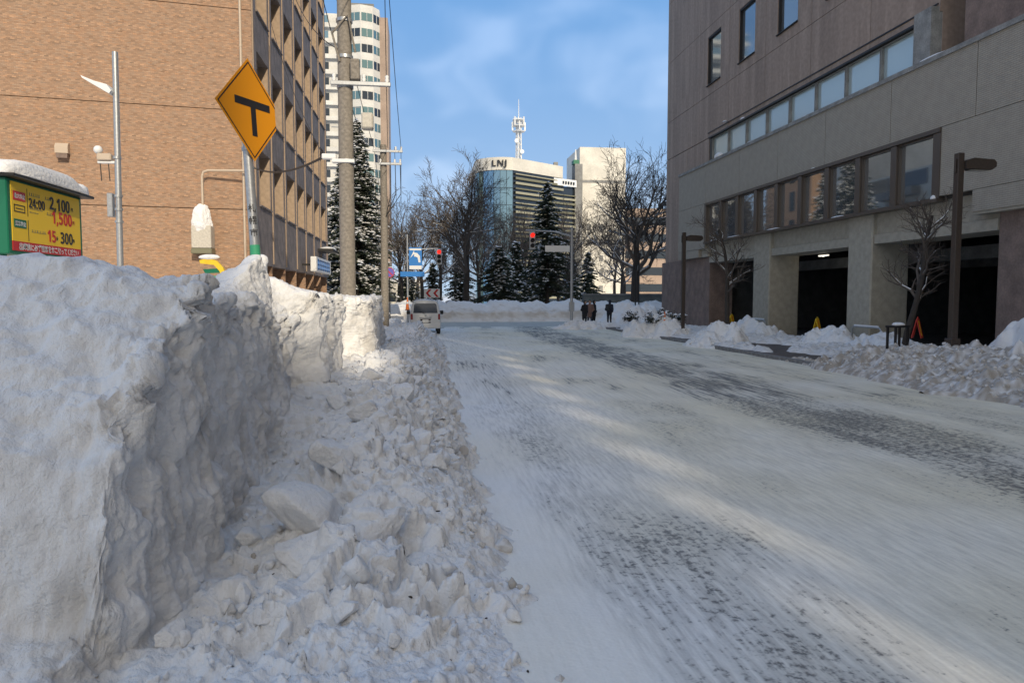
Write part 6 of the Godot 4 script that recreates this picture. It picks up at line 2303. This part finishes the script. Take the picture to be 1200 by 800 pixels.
func build_street_furniture() -> void:
	lamp("tall brown street lamp standing in the dirty snow heap", Vector3(13.56, 0.67, -17.0), 5.02)
	lamp("brown street lamp between the corner heap and the slim tree", Vector3(12.9, 0.1, -34.5), 5.1)
	stand_board("yellow and orange stand board between the heaps at the garage", Vector3(16.8, 0.52, -29.0), 0.7, 0.62, M.yellow, M.orange_plastic)
	stand_board("yellow stand board peeping over the heap by the slim tree", Vector3(17.0, 0.45, -38.0), 0.7, 0.6, M.yellow, M.orange_plastic)
	stand_board("red and yellow stand board beside the dark bench", Vector3(15.9, 0.74, -21.5), 0.75, 0.62, M.red_plastic, M.yellow)
	var bn := thing("bench", "small dark bench with snow on its seat by the street tree", "bench", Vector3(13.8, 0.76, -19.5), 0.3)
	var bs := Shape.new()
	bs.cbox(Vector3(-0.3, 0.42, -0.18), Vector3(0.3, 0.48, 0.18), 0.01)
	part("seat", bs, M.dark_metal, bn)
	for x in [-0.25, 0.25]:
		for z in [-0.13, 0.13]:
			var lg := Shape.new()
			lg.cbox(Vector3(x - 0.03, -0.3, z - 0.03), Vector3(x + 0.03, 0.42, z + 0.03), 0.006)
			part("leg", lg, M.dark_metal, bn)
	var bsn := lump_shape(Vector3(0.2, 0.07, 0.15), 97, 2, 0.15)
	put("snow", bsn.mesh(), M.plain_snow, bn).position = Vector3(0.02, 0.5, 0)
	for q in [["low grey pipe rail before the far garage pier", 16.95, 34.9, 0.0], ["low grey pipe rail before the near garage pier", 16.95, 25.8, 0.0]]:
		var rl := thing("pipe_rail", q[0], "rail", Vector3(q[1], 0.1, -q[2]))
		var s := Shape.new()
		s.tube([Vector3(0, -0.1, -0.9), Vector3(0, 0.72, -0.9), Vector3(0, 0.8, -0.8), Vector3(0, 0.8, 0.8), Vector3(0, 0.72, 0.9), Vector3(0, -0.1, 0.9)], [0.035, 0.035, 0.035, 0.035, 0.035, 0.035], 8)
		part("rail", s, M.galvanised, rl)
		var sn := Shape.new()
		sn.tube([Vector3(0, 0.845, -0.75), Vector3(0, 0.85, 0.75)], [0.035, 0.03], 6)
		part("snow", sn, M.plain_snow, rl)
	var cn := thing("marker_cone", "orange marker cone sunk in the corner snow heap", "cone", Vector3(12.15, 0.55, -35.0))
	cone_parts(cn, 0.75)
	for q in [["black park lamp with a lantern by the building corner", 17.9, 58.0, 5.6], ["thin black park lamp behind the heap at the building corner", 17.3, 57.0, 4.6]]:
		var o := thing("park_lamp", q[0], "street lamp", Vector3(q[1], 0, -q[2]))
		var s := Shape.new()
		s.tube([Vector3(0, -0.3, 0), Vector3(0, 0.5, 0), Vector3(0, 0.6, 0), Vector3(0, q[3] - 0.5, 0)], [0.11, 0.1, 0.06, 0.045], 10)
		part("post", s, M.dark_metal, o)
		var l := Shape.new()
		l.tube([Vector3(0, q[3] - 0.5, 0), Vector3(0, q[3] - 0.4, 0), Vector3(0, q[3] - 0.05, 0), Vector3(0, q[3], 0)], [0.08, 0.14, 0.18, 0.05], 8)
		part("lantern", l, M.dark_metal, o)

# ---------------------------------------------------------------- the van

func build_van() -> void:
	var v := thing("parked_van", "white minivan parked nose-away beside the snow bank", "van", Vector3(0.3, 0.0, -39.8), 0.0)
	# body: sections along its length, each a half outline mirrored
	var half := [Vector2(0.0, 0.34), Vector2(0.70, 0.34), Vector2(0.80, 0.42), Vector2(0.835, 0.60), Vector2(0.84, 0.95), Vector2(0.815, 1.10), Vector2(0.74, 1.55), Vector2(0.68, 1.74), Vector2(0.58, 1.84), Vector2(0.0, 1.875)]
	var st := [[0.0, 0.93, 0.985, 1.0], [-0.06, 0.985, 1.0, 1.0], [-0.2, 1.0, 1.0, 1.0], [-2.9, 1.0, 1.0, 1.0], [-3.35, 0.99, 0.86, 1.0], [-3.75, 0.97, 0.62, 1.0], [-4.15, 0.93, 0.55, 1.0], [-4.25, 0.86, 0.45, 1.0]]
	var s := Shape.new()
	var ring := half.size() * 2 - 2
	var verts := PackedVector3Array()
	for q in st:
		for k in ring:
			var p: Vector2 = half[k] if k < half.size() else half[ring - k]
			var sx := 1.0 if k < half.size() else -1.0
			verts.append(Vector3(p.x * sx * q[1], 0.34 + (p.y - 0.34) * q[2], q[0]))
	var idx := PackedInt32Array()
	for j in st.size() - 1:
		for k in ring:
			var a := j * ring + k
			var b := j * ring + (k + 1) % ring
			idx.append_array([a, a + ring, b, b, a + ring, b + ring])
	var body_mesh := smoothed(verts, idx)
	var paint := mat(lin(0.66, 0.67, 0.68), 0.3)
	paint.clearcoat_enabled = true
	paint.clearcoat = 0.6
	put("body", body_mesh, paint, v)
	# the tailgate closes the back
	var tg := Shape.new()
	var poly := PackedVector2Array()
	for k in ring:
		var p: Vector2 = half[k] if k < half.size() else half[ring - k]
		poly.append(Vector2(p.x * (1.0 if k < half.size() else -1.0) * 0.93, 0.34 + (p.y - 0.34) * 0.985))
	tg.prism(poly, -0.01, 0.012)
	var gate := part("tailgate", tg, paint, v)
	var win := Shape.new()
	win.prism(PackedVector2Array([Vector2(-0.66, 1.16), Vector2(0.66, 1.16), Vector2(0.60, 1.62), Vector2(0.54, 1.68), Vector2(-0.54, 1.68), Vector2(-0.60, 1.62)]), 0.012, 0.022)
	part("rear_window", win, M.dark_glass, gate)
	var wp := Shape.new()
	wp.tube([Vector3(0.0, 1.12, 0.03), Vector3(-0.38, 1.22, 0.03)], [0.012, 0.008], 5)
	part("wiper", wp, M.rubber, gate)
	box_part("plate_recess", Vector3(-0.28, 0.62, 0.012), Vector3(0.28, 0.84, 0.018), M.rubber, gate)
	box_part("number_plate", Vector3(-0.165, 0.645, 0.018), Vector3(0.165, 0.81, 0.026), M.white_paint, gate)
	var hl := Shape.new()
	hl.cbox(Vector3(-0.32, 0.88, 0.012), Vector3(0.32, 0.93, 0.05), 0.01)
	part("handle", hl, M.galvanised, gate)
	var em := Shape.new()
	em.tube([Vector3(0, 1.02, 0.012), Vector3(0, 1.02, 0.03)], [0.06, 0.055], 16)
	part("emblem", em, M.galvanised, gate)
	var bm := Shape.new()
	bm.cbox(Vector3(-0.82, 0.32, -0.12), Vector3(0.82, 0.58, 0.09), 0.05)
	part("bumper", bm, paint, v)
	for sx in [-1.0, 1.0]:
		var tl := Shape.new()
		tl.cbox(Vector3(minf(sx * 0.68, sx * 0.80), 0.80, -0.06), Vector3(maxf(sx * 0.68, sx * 0.80), 1.12, 0.03), 0.02)
		part("tail_light", tl, mat(lin(0.25, 0.02, 0.02), 0.2), v)
		var mr := Shape.new()
		mr.cbox(Vector3(minf(sx * 0.86, sx * 1.07), 1.02, -3.02), Vector3(maxf(sx * 0.86, sx * 1.07), 1.24, -2.9), 0.03)
		part("mirror", mr, M.rubber, v)
		var sw := Shape.new()
		for q in [[-0.5, -1.35], [-1.45, -2.15], [-2.25, -3.0]]:
			sw.quad(Vector3(sx * 0.815, 1.14, q[0]), Vector3(sx * 0.815, 1.14, q[1]), Vector3(sx * 0.747, 1.56, q[1] + 0.04), Vector3(sx * 0.747, 1.56, q[0] - 0.04), Vector3(sx, 0.2, 0))
		part("side_window", sw, M.dark_glass, v)
		for z in [-0.75, -3.4]:
			var ty := Shape.new()
			ty.tube([Vector3(sx * 0.62, 0.3, z), Vector3(sx * 0.65, 0.3, z), Vector3(sx * 0.79, 0.3, z), Vector3(sx * 0.82, 0.3, z)], [0.26, 0.3, 0.3, 0.26], 20)
			var wh := part("wheel", ty, M.rubber, v)
			var rm := Shape.new()
			rm.disc(Vector3(sx * 0.824, 0.3, z), Vector3(sx, 0, 0), 0.18, 18)
			part("rim", rm, M.galvanised, wh)
	# snow carried on roof and tailgate
	var rs := lump_shape(Vector3(0.55, 0.05, 1.5), 99, 3, 0.15)
	put("roof_snow", rs.mesh(), M.plain_snow, v).position = Vector3(0, 1.87, -1.6)
	for q in [[-0.15, 0.98, 0.22, 0.07], [0.22, 1.03, 0.16, 0.05], [0.05, 0.72, 0.3, 0.04], [-0.45, 0.66, 0.16, 0.05]]:
		var gs := lump_shape(Vector3(q[2], q[3], 0.015), int(q[2] * 100), 2, 0.3)
		put("gate_snow", gs.mesh(), M.plain_snow, gate).position = Vector3(q[0], q[1], 0.016)

# ---------------------------------------------------------------- people

# one continuous skin over tapered bones [a, b, ra, rb, colour], by surface nets
func skin(bones: Array, cell: float) -> ArrayMesh:
	var lo := Vector3(1e9, 1e9, 1e9)
	var hi := -lo
	for b in bones:
		for q in [[b[0], b[2]], [b[1], b[3]]]:
			lo = lo.min(q[0] - Vector3.ONE * q[1])
			hi = hi.max(q[0] + Vector3.ONE * q[1])
	lo -= Vector3.ONE * cell * 2.0
	var nx := int((hi.x - lo.x) / cell) + 3
	var ny := int((hi.y - lo.y) / cell) + 3
	var nz := int((hi.z - lo.z) / cell) + 3
	var f := PackedFloat32Array()
	f.resize(nx * ny * nz)
	f.fill(1.0)
	var near := PackedInt32Array()
	near.resize(nx * ny * nz)
	var kk := 0.035
	for bi in bones.size():
		var b: Array = bones[bi]
		var a: Vector3 = b[0]
		var ab: Vector3 = b[1] - b[0]
		var l2 := maxf(ab.length_squared(), 1e-6)
		var pad := maxf(b[2], b[3]) + 0.08
		var l: Vector3 = (a.min(b[1]) - Vector3.ONE * pad - lo) / cell
		var h: Vector3 = (a.max(b[1]) + Vector3.ONE * pad - lo) / cell
		for z in range(maxi(int(l.z), 0), mini(int(h.z) + 2, nz)):
			for y in range(maxi(int(l.y), 0), mini(int(h.y) + 2, ny)):
				for x in range(maxi(int(l.x), 0), mini(int(h.x) + 2, nx)):
					var p := lo + Vector3(x, y, z) * cell
					var t: float = clampf((p - a).dot(ab) / l2, 0.0, 1.0)
					var d := p.distance_to(a + ab * t) - lerpf(b[2], b[3], t)
					var o := (z * ny + y) * nx + x
					var e := f[o]
					if d < e:
						near[o] = bi
					var m := maxf(kk - absf(d - e), 0.0) / kk
					f[o] = minf(d, e) - m * m * kk * 0.25
	var v := PackedVector3Array()
	var c := PackedColorArray()
	var at := {}
	var idx := PackedInt32Array()
	var steps := [1, nx, nx * ny]
	for z in nz - 1:
		for y in ny - 1:
			for x in nx - 1:
				var o := (z * ny + y) * nx + x
				var inside := 0
				var sum := Vector3.ZERO
				var cnt := 0
				var vals := []
				for q in 8:
					var w := f[o + (q & 1) + ((q >> 1) & 1) * nx + (q >> 2) * nx * ny]
					vals.append(w)
					if w < 0.0:
						inside += 1
				if inside == 0 or inside == 8:
					continue
				for e in [[0, 1], [2, 3], [4, 5], [6, 7], [0, 2], [1, 3], [4, 6], [5, 7], [0, 4], [1, 5], [2, 6], [3, 7]]:
					var va: float = vals[e[0]]
					var vb: float = vals[e[1]]
					if (va < 0.0) != (vb < 0.0):
						var t: float = va / (va - vb)
						var pa := Vector3(e[0] & 1, (e[0] >> 1) & 1, e[0] >> 2)
						var pb := Vector3(e[1] & 1, (e[1] >> 1) & 1, e[1] >> 2)
						sum += pa.lerp(pb, t)
						cnt += 1
				at[o] = v.size()
				v.append(lo + (Vector3(x, y, z) + sum / cnt) * cell)
				c.append(bones[near[o]][4])
	for o: int in at:
		var z := o / (nx * ny)
		var y := (o / nx) % ny
		var x := o % nx
		for ax in 3:
			var u := (ax + 1) % 3
			var w := (ax + 2) % 3
			var cc := [x, y, z]
			if cc[u] == 0 or cc[w] == 0:
				continue
			var s0 := f[o] < 0.0
			var s1 := f[o + steps[ax]] < 0.0
			if s0 == s1:
				continue
			var p0: int = at[o]
			if not (at.has(o - steps[u]) and at.has(o - steps[w]) and at.has(o - steps[u] - steps[w])):
				continue
			var p1: int = at[o - steps[u]]
			var p2: int = at[o - steps[u] - steps[w]]
			var p3: int = at[o - steps[w]]
			if s0:
				idx.append_array([p0, p2, p1, p0, p3, p2])
			else:
				idx.append_array([p0, p1, p2, p0, p2, p3])
	return smoothed(v, idx, c)

func build_people() -> void:
	var m := StandardMaterial3D.new()
	m.vertex_color_use_as_albedo = true
	m.roughness = 0.9
	M.cloth = m
	var black := Color(0.018, 0.018, 0.022)
	var navy := Color(0.022, 0.026, 0.04)
	var jean := Color(0.05, 0.055, 0.075)
	var brown := Color(0.22, 0.14, 0.12)
	var skin_c := Color(0.42, 0.27, 0.2)
	var hair := Color(0.015, 0.012, 0.01)
	# [label, x, d, turn, coat, trousers, hood up, stoop, height]
	var list := [["person in a dark coat waiting beside the grey signal pole", 10.95, 47.6, 0.5, black, black, false, 0.06, 1.62, 1.0], ["person in a brown jacket facing the road between two others", 11.45, 48.2, -0.4, brown, jean, false, 0.02, 1.66, 0.0], ["person in a long black coat standing close to the brown jacket", 11.85, 48.7, 0.9, black, black, true, 0.03, 1.64, 0.0], ["person in a navy padded coat with a backpack, apart from the others", 12.55, 47.2, 2.4, navy, black, true, 0.10, 1.68, 1.0]]
	for q in list:
		var k: float = q[8] / 1.7
		var lean: float = q[7]
		var coat: Color = q[4]
		var leg: Color = q[5]
		var V := func(x: float, y: float, z: float) -> Vector3: return Vector3(x, y, z + lean * maxf(y - 0.9, 0.0)) * k
		var top: Color = coat if q[6] else hair
		var b := []
		for s in [-1.0, 1.0]:
			b.append([V.call(s * 0.10, 0.90, 0), V.call(s * 0.11, 0.50, 0.02 * s), 0.098, 0.068, leg])
			b.append([V.call(s * 0.11, 0.50, 0.02 * s), V.call(s * 0.115, 0.12, 0.0), 0.066, 0.05, leg])
			b.append([V.call(s * 0.115, 0.06, -0.03), V.call(s * 0.125, 0.05, 0.15), 0.055, 0.045, black])
			# arms with the hands in the coat pockets
			b.append([V.call(s * 0.19, 1.37, 0), V.call(s * 0.27, 1.08, -0.05), 0.072, 0.06, coat])
			b.append([V.call(s * 0.27, 1.08, -0.05), V.call(s * 0.17, 0.93, 0.13), 0.058, 0.052, coat])
		b.append([V.call(0, 0.92, 0), V.call(0, 1.15, 0.01), 0.165, 0.155, coat])
		b.append([V.call(-0.05, 1.15, 0), V.call(-0.09, 1.34, 0), 0.15, 0.12, coat])
		b.append([V.call(0.05, 1.15, 0), V.call(0.09, 1.34, 0), 0.15, 0.12, coat])
		if q[9] == 0.0 or q[4] == black:
			b.append([V.call(0, 0.95, 0), V.call(0, 0.66, 0), 0.17, 0.165, coat])
		b.append([V.call(0, 1.36, 0), V.call(0, 1.50, 0.01), 0.075, 0.06, coat])
		b.append([V.call(0, 1.56, 0.035), V.call(0, 1.62, 0.03), 0.072, 0.085, skin_c])
		b.append([V.call(0, 1.60, 0.115), V.call(0, 1.575, 0.128), 0.014, 0.016, skin_c])
		b.append([V.call(0, 1.58, -0.02), V.call(0, 1.65, 0.0), 0.095, 0.094, top])
		var o := thing("person", q[0], "person", Vector3(q[1], 0.12, -q[2]), q[3])
		put("body", skin(b, 0.03), m, o)
		if q[9] > 0.0 and q[4] == navy:
			var bp := Shape.new()
			bp.cbox(Vector3(-0.15, 1.0, -0.33), Vector3(0.15, 1.42, -0.14), 0.05)
			part("backpack", bp, M.rubber, o)
